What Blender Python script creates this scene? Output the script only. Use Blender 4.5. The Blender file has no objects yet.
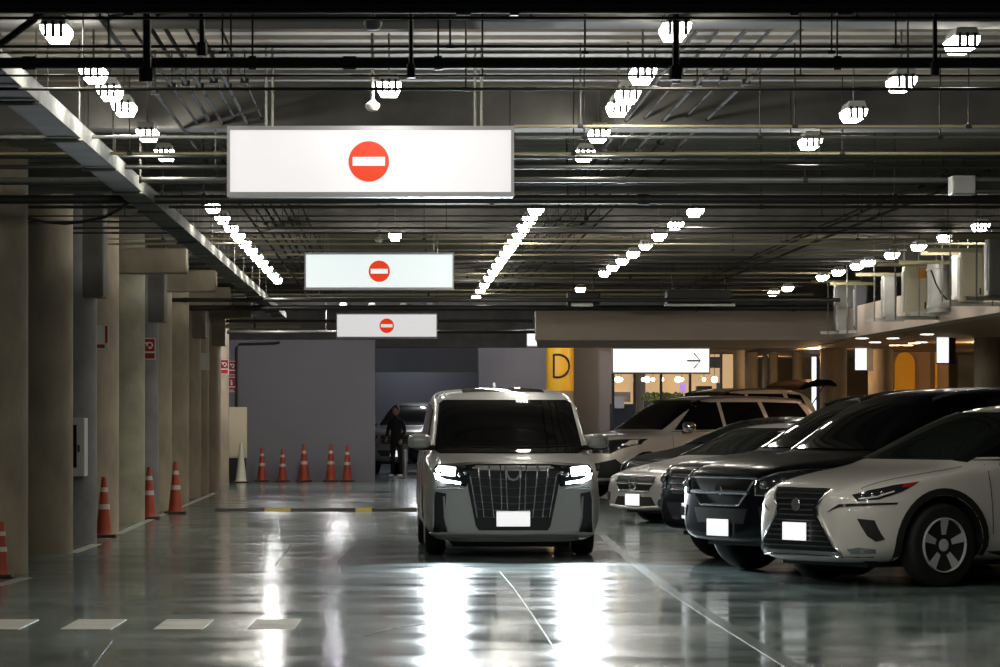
import bpy, bmesh, math, random
from mathutils import Vector, Matrix
from mathutils.bvhtree import BVHTree
random.seed(7)
S = bpy.context.scene
COL = S.collection
PI = math.pi
# ------------------------------------------------------------------ camera, world, exposure
FPX, HX, HY, EYE = 3600.0, 396.0, 414.0, 1.5
cd = bpy.data.cameras.new('camera'); cam = bpy.data.objects.new('camera', cd); COL.objects.link(cam)
cam.location = (0, 0, EYE); cam.rotation_euler = (PI/2, 0, 0)
cd.sensor_width = 36; cd.lens = FPX*36/1000
cd.shift_x = (500-HX)/1000; cd.shift_y = (HY-333.5)/1000
cd.clip_start = .1; cd.clip_end = 400
S.camera = cam
w = bpy.data.worlds.new('world'); S.world = w; w.use_nodes = True
w.node_tree.nodes['Background'].inputs[0].default_value = (.75, .85, 1, 1)
w.node_tree.nodes['Background'].inputs[1].default_value = .05
S.view_settings.view_transform = 'Standard'; S.view_settings.look = 'None'
S.view_settings.gamma = 1; S.view_settings.use_curve_mapping = False
S.view_settings.exposure = 0.12
LAMP_STRENGTH = 54.0
HEAD_WATTS = 2000.0
def PX(px, Y): return (px-HX)/FPX*Y
def PZ(py, Y): return EYE+(HY-py)/FPX*Y
# headlight beams of the van
VAN = Vector((PX(513.2, 37.6), 37.6, 0)); VAN_YAW = .018
for s in (-1, 1):
    ld = bpy.data.lights.new('headlight_beam', 'SPOT'); lo = bpy.data.objects.new('headlight_beam', ld); COL.objects.link(lo)
    ld.energy = HEAD_WATTS; ld.color = (.86, .94, 1); ld.spot_size = math.radians(75); ld.spot_blend = 1; ld.shadow_soft_size = .07
    lo.location = VAN+Vector((s*.70, -.10+s*.70*VAN_YAW, .86))
    lo.rotation_euler = Vector((.03, -1, -.055)).to_track_quat('-Z', 'Y').to_euler()

# ------------------------------------------------------------------ materials
def mat(name, col, rough=.5, metal=0, emit=0, ecol=None, coat=0, spec=.5, noise=None, bump=None, nscale=(1, 1, 1), croughn=.05, rnoise=None):
    m = bpy.data.materials.new(name); m.use_nodes = True
    nt = m.node_tree; b = nt.nodes['Principled BSDF']
    b.inputs['Base Color'].default_value = (*col, 1); b.inputs['Roughness'].default_value = rough
    b.inputs['Metallic'].default_value = metal; b.inputs['Specular IOR Level'].default_value = spec
    b.inputs['Coat Weight'].default_value = coat; b.inputs['Coat Roughness'].default_value = croughn
    if emit:
        b.inputs['Emission Color'].default_value = (*(ecol or col), 1); b.inputs['Emission Strength'].default_value = emit
    if noise or bump or rnoise:
        tc = nt.nodes.new('ShaderNodeTexCoord'); mp = nt.nodes.new('ShaderNodeMapping')
        mp.inputs['Scale'].default_value = nscale
        nt.links.new(tc.outputs['Object'], mp.inputs[0])
    if noise:
        sc, amt = noise
        n = nt.nodes.new('ShaderNodeTexNoise'); n.inputs['Scale'].default_value = sc; n.inputs['Detail'].default_value = 6
        nt.links.new(mp.outputs[0], n.inputs['Vector'])
        r = nt.nodes.new('ShaderNodeValToRGB')
        r.color_ramp.elements[0].position = .3; r.color_ramp.elements[1].position = .7
        r.color_ramp.elements[0].color = (*[c*(1-amt) for c in col], 1); r.color_ramp.elements[1].color = (*[min(1, c*(1+amt)) for c in col], 1)
        nt.links.new(n.outputs[0], r.inputs[0]); nt.links.new(r.outputs[0], b.inputs['Base Color'])
    if rnoise:
        sc, lo, hi = rnoise
        n = nt.nodes.new('ShaderNodeTexNoise'); n.inputs['Scale'].default_value = sc; n.inputs['Detail'].default_value = 4
        nt.links.new(mp.outputs[0], n.inputs['Vector'])
        r = nt.nodes.new('ShaderNodeMapRange'); r.inputs[1].default_value = .3; r.inputs[2].default_value = .7
        r.inputs[3].default_value = lo; r.inputs[4].default_value = hi
        nt.links.new(n.outputs[0], r.inputs[0]); nt.links.new(r.outputs[0], b.inputs['Roughness'])
    if bump:
        sc, st = bump
        n = nt.nodes.new('ShaderNodeTexNoise'); n.inputs['Scale'].default_value = sc; n.inputs['Detail'].default_value = 3
        nt.links.new(mp.outputs[0], n.inputs['Vector'])
        bp = nt.nodes.new('ShaderNodeBump'); bp.inputs['Strength'].default_value = st; bp.inputs['Distance'].default_value = .02
        nt.links.new(n.outputs[0], bp.inputs['Height']); nt.links.new(bp.outputs[0], b.inputs['Normal'])
    return m
M = {}
M['floor'] = mat('floor_epoxy', (.085, .10, .095), rough=.2)
def floor_nodes():
    m = M['floor']; nt = m.node_tree; b = nt.nodes['Principled BSDF']
    g = nt.nodes.new('ShaderNodeNewGeometry')
    def noise(scale, sx, sy, det=5):
        mp = nt.nodes.new('ShaderNodeMapping'); mp.inputs['Scale'].default_value = (sx, sy, 1)
        nt.links.new(g.outputs['Position'], mp.inputs[0])
        n = nt.nodes.new('ShaderNodeTexNoise'); n.inputs['Scale'].default_value = scale; n.inputs['Detail'].default_value = det
        nt.links.new(mp.outputs[0], n.inputs['Vector']); return n
    n1 = noise(.5, 1, .8); n2 = noise(1.6, 2.2, .7, 8)
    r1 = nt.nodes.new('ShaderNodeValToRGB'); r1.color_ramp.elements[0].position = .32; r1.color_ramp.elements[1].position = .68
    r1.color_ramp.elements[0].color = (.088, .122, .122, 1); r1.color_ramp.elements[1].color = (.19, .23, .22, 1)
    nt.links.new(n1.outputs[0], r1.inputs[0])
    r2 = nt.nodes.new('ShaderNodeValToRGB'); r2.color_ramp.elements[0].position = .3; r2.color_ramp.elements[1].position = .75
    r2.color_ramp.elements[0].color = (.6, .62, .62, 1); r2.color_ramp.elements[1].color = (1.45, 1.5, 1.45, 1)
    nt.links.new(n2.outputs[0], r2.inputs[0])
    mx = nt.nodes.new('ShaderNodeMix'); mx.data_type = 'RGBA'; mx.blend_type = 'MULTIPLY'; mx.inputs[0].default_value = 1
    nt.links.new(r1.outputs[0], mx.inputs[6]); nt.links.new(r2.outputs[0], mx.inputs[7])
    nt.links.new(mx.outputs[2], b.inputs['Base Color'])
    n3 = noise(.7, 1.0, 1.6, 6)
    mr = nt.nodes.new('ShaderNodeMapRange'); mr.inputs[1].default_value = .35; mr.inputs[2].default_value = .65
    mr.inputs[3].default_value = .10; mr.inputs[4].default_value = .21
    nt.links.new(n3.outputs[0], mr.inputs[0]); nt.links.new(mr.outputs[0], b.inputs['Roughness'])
    n4 = noise(1.1, .22, 3.0, 4)
    bp = nt.nodes.new('ShaderNodeBump'); bp.inputs['Strength'].default_value = .22; bp.inputs['Distance'].default_value = .01
    nt.links.new(n4.outputs[0], bp.inputs['Height']); nt.links.new(bp.outputs[0], b.inputs['Normal'])
floor_nodes()
M['concrete'] = mat('concrete_column', (.26, .215, .155), .75, noise=(3, .25), bump=(12, .25), nscale=(1, 1, .5))
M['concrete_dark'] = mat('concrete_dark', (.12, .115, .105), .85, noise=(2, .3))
M['concrete_grey'] = mat('concrete_grey', (.15, .148, .15), .75, noise=(3, .2), bump=(12, .25))
M['concrete_green'] = mat('concrete_greenish', (.25, .24, .17), .75, noise=(3, .2), bump=(12, .25))
M['slab'] = mat('ceiling_deck', (.235, .205, .165), .75, noise=(.6, .3))
M['wall_grey'] = mat('wall_grey_paint', (.17, .165, .18), .6, noise=(.4, .08))
M['wall_dark'] = mat('wall_dark_grey', (.10, .10, .115), .7, noise=(.4, .08))  # darker grey than the other walls
M['soffit'] = mat('soffit_paint', (.42, .34, .28), .7, noise=(.5, .06))
M['lobby_ceil'] = mat('lobby_ceiling', (.32, .19, .10), .6)
M['wall_warm'] = mat('lobby_wall', (.26, .17, .10), .6, noise=(.7, .15))
M['yellow'] = mat('yellow_paint', (.80, .42, .02), .5)
M['black_pipe'] = mat('pipe_black', (.012, .012, .012), .45)
M['conduit'] = mat('conduit_grey', (.018, .017, .015), .85, spec=.08)
M['dark_pipe'] = mat('pipe_dark', (.035, .033, .03), .45, metal=.3)
M['grey_pipe'] = mat('pipe_galvanised', (.17, .17, .15), .5, metal=.4, noise=(3, .15))
M['tan_pipe'] = mat('pipe_tan', (.32, .29, .17), .45, metal=.3)
M['tray'] = mat('tray_steel', (.20, .20, .18), .65, metal=.2, noise=(4, .3))
M['grey_silver'] = mat('car_dark_silver', (.20, .20, .20), .3, metal=.4, coat=.8)
M['grille_bar'] = mat('grille_bar', (.10, .10, .11), .3, metal=.6)
M['steel'] = mat('galvanised_steel', (.42, .42, .40), .42, metal=.6, noise=(5, .15))
M['fixture'] = mat('fixture_plastic', (.45, .45, .42), .5)
M['lamp'] = mat('lamp_diffuser', (1, 1, .97), .4, emit=LAMP_STRENGTH, ecol=(1, .96, .86))
M['sign_face'] = mat('sign_lightbox', (.35, .35, .36), .5, emit=.60, ecol=(1, .97, .98))
M['sign_face_cool'] = mat('sign_lightbox_cool', (.4, .44, .44), .5, emit=.70, ecol=(.90, 1, 1))
M['sign_face_bright'] = mat('sign_lightbox_bright', (.9, .9, .9), .4, emit=.95, ecol=(.97, 1, 1))
M['sign_red'] = mat('sign_red', (.22, .012, .003), .6, emit=.60, ecol=(1, .055, .004))
M['sign_case'] = mat('sign_case', (.35, .35, .37), .4, metal=.4)
M['sign_ink'] = mat('sign_ink', (.01, .01, .012), .5)
M['cone'] = mat('cone_orange', (.34, .045, .016), .5)
M['cone_base'] = mat('cone_base', (.05, .02, .012), .7)
M['cone_white'] = mat('cone_white', (.62, .60, .45), .5)
M['band'] = mat('reflective_band', (.50, .44, .40), .4)
M['redsign'] = mat('notice_red', (.36, .012, .012), .5)
M['white'] = mat('white_paint', (.75, .74, .72), .5)
M['cream'] = mat('cream_panel', (.62, .55, .38), .5)
M['paint_mark'] = mat('floor_marking_white', (.42, .40, .35), .5, noise=(3, .2))
M['paint_line'] = mat('floor_line_green', (.11, .145, .135), .22, noise=(3, .2))
M['bump_rubber'] = mat('bump_rubber', (.02, .018, .015), .6)
M['bump_yellow'] = mat('bump_yellow', (.5, .38, .05), .6)
M['glass'] = mat('tinted_glass', (.003, .0035, .005), .05, spec=.28)
M['glass_green'] = mat('windscreen_glass', (.008, .011, .010), .05, spec=.4)
M['bright_trim'] = mat('bright_trim', (.62, .63, .65), .3, metal=.25)
M['chrome'] = mat('chrome', (.75, .76, .78), .12, metal=1)
M['dark_chrome'] = mat('dark_chrome', (.42, .43, .46), .25, metal=.8)
M['trim_black'] = mat('black_trim', (.010, .010, .011), .35)
M['plastic'] = mat('black_plastic', (.012, .012, .012), .6)
M['tyre'] = mat('tyre_rubber', (.010, .010, .010), .75)
M['rim'] = mat('alloy_rim', (.75, .75, .76), .3, metal=.2)
M['rimdark'] = mat('alloy_dark', (.02, .02, .022), .4, metal=.5)
M['well'] = mat('wheel_well', (.006, .006, .006), .9)
M['van_paint'] = mat('van_silver', (.62, .62, .60), .34, metal=.2, coat=.8)
M['white_paint'] = mat('car_pearl_white', (.72, .69, .64), .28, coat=1)
M['silver_paint'] = mat('car_silver', (.52, .50, .50), .32, metal=.4, coat=.8)
M['champ_paint'] = mat('car_light_silver', (.74, .68, .64), .3, metal=.3, coat=.8)
M['black_paint'] = mat('car_black', (.004, .004, .008), .3, coat=.28, spec=.08, croughn=.02)
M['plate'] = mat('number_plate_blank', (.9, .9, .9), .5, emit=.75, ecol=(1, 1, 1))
M['headlight_on'] = mat('headlight_on', (1, 1, 1), .3, emit=18, ecol=(.86, .95, 1))
M['lens'] = mat('headlight_lens', (.30, .32, .35), .08, metal=.7)
M['lens_dark'] = mat('headlight_dark', (.03, .032, .036), .08, metal=.3)
M['drl'] = mat('led_strip', (.8, .8, .8), .3)
M['redlens'] = mat('red_lens', (.45, .02, .02), .2)
M['amber'] = mat('amber_sticker', (.8, .35, .03), .5)
M['cloth'] = mat('dark_cloth', (.012, .012, .015), .9)
M['skin'] = mat('skin', (.35, .2, .13), .6)
M['shoe'] = mat('light_shoe', (.5, .5, .5), .6)
M['bulb'] = mat('warm_bulb', (1, .8, .5), .4, emit=14, ecol=(1, .78, .5))
M['shop_glow'] = mat('shop_emissive_wall', (.8, .55, .3), .5, emit=.55, ecol=(1, .66, .34))  # shop wall glows by emission, no lamp behind it
M['shop_dark'] = mat('shop_dark', (.03, .04, .07), .4)
M['navy'] = mat('navy_case', (.008, .01, .04), .4)
M['shop_blue'] = mat('shop_blue', (.10, .22, .45), .4)
M['shop_white'] = mat('shop_white', (.6, .65, .75), .5)
M['shop_purple'] = mat('shop_purple_screen', (.3, .2, .7), .4, emit=.6, ecol=(.5, .35, 1))
M['shop_green'] = mat('shop_green', (.12, .16, .06), .6)
M['mullion'] = mat('mullion', (.08, .09, .10), .4, metal=.5)
M['cold_tube'] = mat('cold_tube', (.9, .95, 1), .4, emit=2.2, ecol=(.78, .86, 1))
gm = bpy.data.materials.new('clear_glass'); gm.use_nodes = True
_b = gm.node_tree.nodes['Principled BSDF']; _b.inputs['Transmission Weight'].default_value = 1; _b.inputs['Roughness'].default_value = .02; _b.inputs['IOR'].default_value = 1.02
M['clear'] = gm

# ------------------------------------------------------------------ helpers
def link(name, me, m=None, parent=None):
    o = bpy.data.objects.new(name, me); COL.objects.link(o)
    if m is not None:
        for k in (m if isinstance(m, (list, tuple)) else [m]): me.materials.append(M[k])
    if parent: o.parent = parent
    return o
def obj(name, bm, m, parent=None, smooth=False, sharp=35):
    me = bpy.data.meshes.new(name)
    bmesh.ops.recalc_face_normals(bm, faces=bm.faces)
    bm.to_mesh(me); bm.free()
    if smooth:
        for p in me.polygons: p.use_smooth = True
        me.set_sharp_from_angle(angle=math.radians(sharp))
    return link(name, me, m, parent)
def empty(name, loc=(0, 0, 0), rz=0, parent=None):
    o = bpy.data.objects.new(name, None); COL.objects.link(o); o.location = loc; o.rotation_euler = (0, 0, rz)
    o.empty_display_size = .1
    if parent: o.parent = parent
    return o
def tag(o, label=None, cat=None, group=None, kind=None):
    if label: o['label'] = label
    if cat: o['category'] = cat
    if group: o['group'] = group
    if kind: o['kind'] = kind
    return o
def struct(o): o['kind'] = 'structure'; return o
def bx(bm, x0, x1, y0, y1, z0, z1, bev=0):
    r = bmesh.ops.create_cube(bm, size=1)
    for v in r['verts']:
        v.co = Vector((x0+(v.co.x+.5)*(x1-x0), y0+(v.co.y+.5)*(y1-y0), z0+(v.co.z+.5)*(z1-z0)))
    if bev:
        es = list({e for v in r['verts'] for e in v.link_edges})
        bmesh.ops.bevel(bm, geom=es, offset=bev, segments=2, affect='EDGES', profile=.5)
    return bm
def box(*a, bev=0):
    bm = bmesh.new(); bx(bm, *a, bev=bev); return bm
def tube(bm, pts, r, seg=8, cap=True):
    pts = [Vector(p) for p in pts]; rings = []
    for i, p in enumerate(pts):
        d = (pts[min(i+1, len(pts)-1)]-pts[max(i-1, 0)]).normalized()
        a = Vector((0, 0, 1)) if abs(d.z) < .9 else Vector((1, 0, 0))
        u = d.cross(a).normalized(); v = d.cross(u)
        rr = r[i] if isinstance(r, (list, tuple)) else r
        rings.append([bm.verts.new(p+rr*(math.cos(t*2*PI/seg)*u+math.sin(t*2*PI/seg)*v)) for t in range(seg)])
    for a, b in zip(rings, rings[1:]):
        for t in range(seg): bm.faces.new((a[t], a[(t+1) % seg], b[(t+1) % seg], b[t]))
    if cap:
        bm.faces.new(rings[0]); bm.faces.new(rings[-1][::-1])
    return bm
def lathe(bm, prof, seg=24, center=(0, 0, 0), axis='Z'):
    rings = []
    for r, h in prof:
        ring = []
        for t in range(seg):
            c, s = math.cos(t*2*PI/seg)*r, math.sin(t*2*PI/seg)*r
            p = Vector((c, s, h)) if axis == 'Z' else Vector((c, h, s)) if axis == 'Y' else Vector((h, c, s))
            ring.append(bm.verts.new(p+Vector(center)))
        rings.append(ring)
    for a, b in zip(rings, rings[1:]):
        for t in range(seg): bm.faces.new((a[t], a[(t+1) % seg], b[(t+1) % seg], b[t]))
    bm.faces.new(rings[0]); bm.faces.new(rings[-1][::-1])
    return bm
def prism(bm, poly, d0, d1, plane='XZ'):
    """polygon extruded along the remaining axis"""
    def P(a, b, d): return Vector((a, d, b)) if plane == 'XZ' else Vector((d, a, b)) if plane == 'YZ' else Vector((a, b, d))
    A = [bm.verts.new(P(a, b, d0)) for a, b in poly]; B = [bm.verts.new(P(a, b, d1)) for a, b in poly]
    bm.faces.new(A); bm.faces.new(B[::-1]); n = len(poly)
    for i in range(n): bm.faces.new((A[i], A[(i+1) % n], B[(i+1) % n], B[i]))
    return bm
def copy_tree(o, parent=None):
    c = o.copy(); COL.objects.link(c)
    if parent: c.parent = parent
    for ch in list(o.children): copy_tree(ch, c)
    return c
ORD = ['nearest', 'second', 'third', 'fourth', 'fifth', 'sixth', 'seventh', 'eighth', 'ninth', 'tenth', 'eleventh', 'twelfth', 'thirteenth', 'fourteenth', 'fifteenth', 'sixteenth', 'seventeenth', 'eighteenth', 'nineteenth', 'twentieth', 'twenty-first', 'twenty-second', 'twenty-third', 'twenty-fourth', 'twenty-fifth', 'twenty-sixth']

# ------------------------------------------------------------------ the setting
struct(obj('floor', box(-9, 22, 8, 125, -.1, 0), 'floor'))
# ribbed deck ceiling: trapezoid ribs running across the garage
bm = bmesh.new(); prof = []; y = 8.0
while y < 84:
    prof += [(y, 4.10), (y+.20, 4.10), (y+.27, 4.17), (y+.43, 4.17), (y+.5, 4.10)]; y += .5
prof += [(y, 4.10), (y, 4.4), (8, 4.4)]
seen = []
for q in prof:
    if not seen or (abs(q[0]-seen[-1][0])+abs(q[1]-seen[-1][1])) > 1e-4: seen.append(q)
prism(bm, seen, -8.5, 22, 'YZ'); struct(obj('ceiling', bm, 'slab'))
for i, yb in enumerate([14.2, 17.6, 21.3, 29.2, 37.4, 45.8, 54.2, 62.9, 71, 79.4]):
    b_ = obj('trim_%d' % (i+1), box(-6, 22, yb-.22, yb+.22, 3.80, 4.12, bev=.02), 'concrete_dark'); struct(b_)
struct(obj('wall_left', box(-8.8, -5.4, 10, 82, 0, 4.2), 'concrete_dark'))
struct(obj('wall_right', box(21.6, 22, 10, 125, 0, 4.4), 'wall_warm'))
# back walls
struct(obj('wall_back', box(-5.5, PX(375, 80.6), 80.6, 81, 0, 3.16), 'wall_grey'))
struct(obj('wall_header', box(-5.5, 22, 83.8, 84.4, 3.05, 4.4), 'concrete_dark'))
struct(obj('wall_recess', box(-3, 3.2, 103, 103.4, 0, 4.4), 'wall_dark'))
struct(obj('wall_middle', box(PX(479, 90), PX(613, 90), 90, 90.5, 0, 4.4), 'wall_grey'))
struct(obj('wall_recess_lintel', box(-1.2, 2.2, 98, 98.4, PZ(372, 98), 4.2), 'wall_dark'))
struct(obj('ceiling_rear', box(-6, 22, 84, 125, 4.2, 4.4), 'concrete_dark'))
# dropped pale beam and soffit on the right
Yb = 62.0; xs0, xs1 = PX(536, Yb), PX(835, Yb)
struct(obj('wall_pale_beam', box(xs0, xs1+.2, Yb, Yb+.5, PZ(340, Yb), PZ(311, Yb)), 'soffit'))
struct(obj('wall_pale_beam_side', box(xs1, xs1+.3, 24, Yb+.5, PZ(340, Yb), PZ(311, Yb)), 'soffit'))
struct(obj('ceiling_lobby', box(xs1+.3, 21.6, 24, 84, PZ(340, Yb), PZ(340, Yb)+.12), 'lobby_ceil'))
bm = bmesh.new(); prism(bm, [(xs0+.02, Yb+.5), (xs1+.2, Yb+.5), (xs1+.2, 69), (PX(536, 69)+.03, 69)], PZ(340, Yb), PZ(315, Yb), 'XY'); struct(obj('ceiling_soffit', bm, 'soffit'))
struct(obj('ceiling_soffit_rear', box(5.5, 21.6, 69, 84, PZ(340, Yb)+.12, PZ(340, Yb)+.24), 'lobby_ceil'))
struct(obj('wall_lobby_back', box(8.6, 21.6, 88, 88.3, 0, 4.3), 'wall_warm'))

# floor markings
n = 0
def mark(poly, m, h=.003):
    global n
    n += 1
    bm = bmesh.new(); prism(bm, poly, .0005, h, 'XY'); struct(obj('trim_%d' % (n+20), bm, m))
def fy(py): return FPX*EYE/(py-HY)
for x0, x1 in ((-30, 27), (60, 119), (153, 210), (247, 302)):
    ya, yb_ = fy(629.5), fy(619.5)
    mark([(PX(x0, ya)+0, ya), (PX(x1-8, ya), ya), (PX(x1-8, ya)+.02, yb_), (PX(x0, ya)+.02, yb_)], 'paint_mark')
def fl(px, py): return (PX(px, fy(py)), fy(py))
def strip(pts, wd, m):
    P = [Vector(fl(*p)) for p in pts]; L = []; R = []
    for i, p in enumerate(P):
        d = (P[min(i+1, len(P)-1)]-P[max(i-1, 0)]).normalized(); nn = Vector((-d.y, d.x))*wd/2
        L.append(tuple(p+nn)); R.append(tuple(p-nn))
    mark(L+R[::-1], m)
strip([(602, 535), (630, 560), (668, 588), (720, 622), (795, 668)], .10, 'paint_line')
strip([(500, 572), (515, 590), (533, 616), (550, 642), (566, 670)], .008, 'paint_mark')
for pts in ([(352, 548), (338, 562), (340, 572)], [(292, 545), (275, 566)], [(364, 636), (392, 628), (428, 624)], [(112, 640), (92, 667)], [(218, 531), (420, 531)]):
    strip(pts, .012, 'bump_rubber')
strip([(-5, 586), (26, 578)], .12, 'paint_mark'); strip([(72, 553), (97, 544)], .12, 'paint_mark')
strip([(118, 534), (140, 524), (215, 493)], .10, 'paint_mark')

# speed bump
t = empty('speed_bump', (PX(320, 55.6), 55.6, 0)); tag(t, 'low black rubber speed bump with faded yellow blocks left of the van', 'speed bump')
hw = (425-216)/FPX*55.6/2
bm = bmesh.new(); prism(bm, [(-.18, 0.0), (-.12, .035), (0, .05), (.12, .035), (.18, 0.0)], -hw, hw, 'YZ'); obj('rubber_ramp', bm, 'bump_rubber', t)
bm = bmesh.new()
for k, (a, b) in enumerate([(-.85, -.45), (.55, .8)]):
    prism(bm, [(-.185, .0), (-.125, .039), (0, .054), (.125, .039), (.185, .0)], a, b, 'YZ')
obj('yellow_block', bm, 'bump_yellow', t)

# ------------------------------------------------------------------ columns on the left
colx = [(28, 34), (73, 38.8), (97, 41.9), (119, 45.2), (145, 49.9), (159, 52.9), (172, 55.9), (189, 60.5), (201, 64.2), (209, 67), (221, 71.6), (229, 76)]
for i, (rx, Y) in enumerate([(-40, 29)]+colx):
    X1 = PX(rx, Y) if i else -3.5
    r = .42 if i % 3 != 0 else .36
    t = empty('concrete_column', (X1-r, Y, 0))
    bm = bmesh.new(); lathe(bm, [(r, 0), (r, 4.0)], 40); obj('shaft', bm, 'concrete_grey' if i in (3, 6) else 'concrete_green' if i == 5 else 'concrete', t, True)
    bm = bmesh.new()
    if i in (3, 6, 9, 11):      # boxed capital facing the aisle
        bx(bm, -r-.6, r+.10, -r*.8, r*.8, 2.85, 4.05, bev=.02)
    else:
        bx(bm, -r-.5, r*.6, -r*.7, r*.7, 3.55, 4.05, bev=.02)
    obj('capital', bm, 'concrete_dark' if i in (3, 6) else 'concrete', t)
    tag(t, '%s round raw concrete column of the left row' % ORD[i], 'column', 'concrete columns along the left side')
# cross beams from the columns to the aisle
for i, (Y, x1) in enumerate([(47.5, -2.75), (54.6, -2.72), (62, -2.86), (70, -2.8)]):
    t = obj('concrete_beam', box(-5.4, x1, Y-.2, Y+.2, 3.35, 3.68, bev=.02), 'concrete')
    tag(t, '%s short concrete beam spanning from left column row to aisle' % ORD[i], 'beam', 'short beams over the left columns')

# hose cabinet
Y = 41.46
t = empty('hose_cabinet', (PX(78, Y), Y, 0)); tag(t, 'pale metal fire hose cabinet with dark glass door on left columns', 'cabinet')
z0, z1 = PZ(476, Y), PZ(418, Y)
obj('case', box(-.09, .10, -.28, .16, z0, z1, bev=.008), 'fixture', t)
obj('window_pane', box(-.05, .01, -.29, -.281, z0+.1, z1-.08), 'glass', t)
obj('latch', box(.02, .045, -.30, -.281, z0+.28, z0+.36), 'plastic', t)
# notices
def notice(px0, px1, py0, py1, Y, label, glyph, m='redsign'):
    t = empty('safety_notice', (PX((px0+px1)/2, Y), Y, PZ((py0+py1)/2, Y)))
    hw, hh = (px1-px0)/2/FPX*Y, (py1-py0)/2/FPX*Y
    obj('board', box(-hw, hw, 0, .012, -hh, hh), 'white', t)
    if Y < 80: obj('bracket', box(-hw, hw*.3, .012, .14, -hh*.4, hh*.4), 'fixture', t)
    if m == 'redsign':
        bm = bmesh.new(); bx(bm, -hw*.88, hw*.88, -.003, 0, -hh*.25, hh*.92); bx(bm, -hw*.88, hw*.88, -.003, 0, -hh*.92, -hh*.40); obj('red_panel', bm, 'redsign', t)
        bm = bmesh.new()
        if glyph == 'hose':
            pts = [(math.cos(a)*hw*.42+hw*.1, -.006, math.sin(a)*hw*.42+hh*.32) for a in [k*.5-.6 for k in range(9)]]
            tube(bm, pts, hw*.13, 6); bx(bm, -hw*.6, -hw*.1, -.008, -.003, hh*.45, hh*.6); bx(bm, -hw*.1, hw*.4, -.008, -.003, hh*.0, hh*.2)
        elif glyph == 'bottle':
            bx(bm, -hw*.2, hw*.2, -.008, -.003, -hh*.1, hh*.45); bx(bm, -hw*.35, hw*.1, -.008, -.003, hh*.5, hh*.62); bx(bm, -hw*.5, hw*.5, -.008, -.003, -hh*.8, -hh*.7)
        obj('pictogram', bm, 'white', t)
    tag(t, label, 'sign'); return t
t = notice(95, 108, 325, 350, 45.2-.46, 'white notice with red side and red bottom band on near left column', '', 'w')
hw = 13/2/FPX*44.74; hh = 12.5/FPX*44.74
bm = bmesh.new(); bx(bm, hw*.55, hw*.97, -.003, 0, -hh*.45, hh*.95); bx(bm, -hw*.85, hw*.5, -.003, 0, -hh*.85, -hh*.55); obj('red_panel', bm, 'redsign', t)
notice(142.5, 155.5, 338, 359.5, 52.45, 'red fire hose pictogram sign standing out between left columns', 'hose')
notice(220, 228.5, 359.5, 374, 75.55, 'small red hose pictogram sign on far left column', 'hose')
notice(228.5, 236, 361, 375, 80.58, 'faded red notice beside the far hose sign near back wall', 'hose')
notice(227, 236, 377, 392, 80.58, 'lower red extinguisher sign near left end of back wall', 'bottle')
notice(199.5, 209.5, 353, 370, 66.55, 'small blank white notice on far left column', '', 'w')
t = obj('wall_cabinet', box(PX(227, 79), PX(246.5, 79), 79, 79.35, PZ(458, 79), PZ(407, 79), bev=.01), 'cream'); tag(t, 'tall cream metal cabinet at left end of back wall', 'cabinet')
obj('door', box(PX(228, 79), PX(245.5, 79), 78.985, 79, PZ(456, 79), PZ(409, 79)), 'cream', t)
obj('base', box(PX(228, 79), PX(245.5, 79), 79.02, 79.33, 0, PZ(458, 79)), 'plastic', t)
t = empty('standpipe', (PX(243.5, 80.56), 80.56, 0)); tag(t, 'thin grey pipe with elbow rising up the back wall corner', 'pipe')
bm = bmesh.new(); tube(bm, [(-.15, 0, 1.2), (-.15, 0, 3.0), (-.1, 0, 3.06), (.7, 0, 3.08), (.8, 0, 3.1), (.8, 0, 3.12)], .03, 8); obj('riser', bm, 'dark_pipe', t, True)

# ------------------------------------------------------------------ traffic cones
def cone(px, pyt, pyb, label, body='cone', Y=None):
    Y = Y or EYE*FPX/(pyb-2-HY); h = (pyb-pyt)/FPX*Y; r = h*.14
    t = empty('traffic_cone', (PX(px, Y), Y, 0)); tag(t, label, 'cone', 'traffic cones')
    bm = bmesh.new(); bx(bm, -r*1.5, r*1.5, -r*1.5, r*1.5, 0, .035, bev=.012); obj('base', bm, 'cone_base', t)
    f = lambda u: r*(1-u)+.028*u
    bm = bmesh.new(); lathe(bm, [(f(0)*1.12, .035), (f(.05), .06)]+[(f(k/8), .03+(h-.03)*k/8) for k in range(1, 9)]+[(.015, h+.005)], 20); obj('cone_body', bm, body, t, True)
    if body == 'cone':
        for a, b in ((.44, .53), (.74, .82)):
            bm = bmesh.new(); lathe(bm, [(f(a)+.004, .03+(h-.03)*a), (f(b)+.004, .03+(h-.03)*b)], 20); obj('reflective_band', bm, 'band', t, True)
    return t
cone(1, 524, 580, 'orange cone at the left picture edge by the nearest column')
cone(104, 476, 536, 'orange cone at the left columns just past the hose cabinet', Y=43.9)
cone(149, 466, 518, 'orange cone between left columns, mostly hidden at its left', Y=51.4)
cone(175.5, 463, 515, 'orange cone standing at foot of middle left columns', Y=54.2)
cone(241, 443, 483, 'white traffic cone by cream cabinet', 'cone_white', Y=78.5)
cone(262, 448, 482, 'orange cone nearest to white cone along back wall', Y=79.9)
cone(282.5, 450, 482.5, 'shortest orange cone along back wall', Y=79.9)
cone(304, 445, 482.5, 'middle orange cone of five along back wall', Y=79.9)
cone(330.8, 444, 481.5, 'left cone of the close pair by back wall', Y=79.9)
cone(347.2, 446, 482, 'right cone of the close pair by back wall', Y=79.9)

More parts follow.
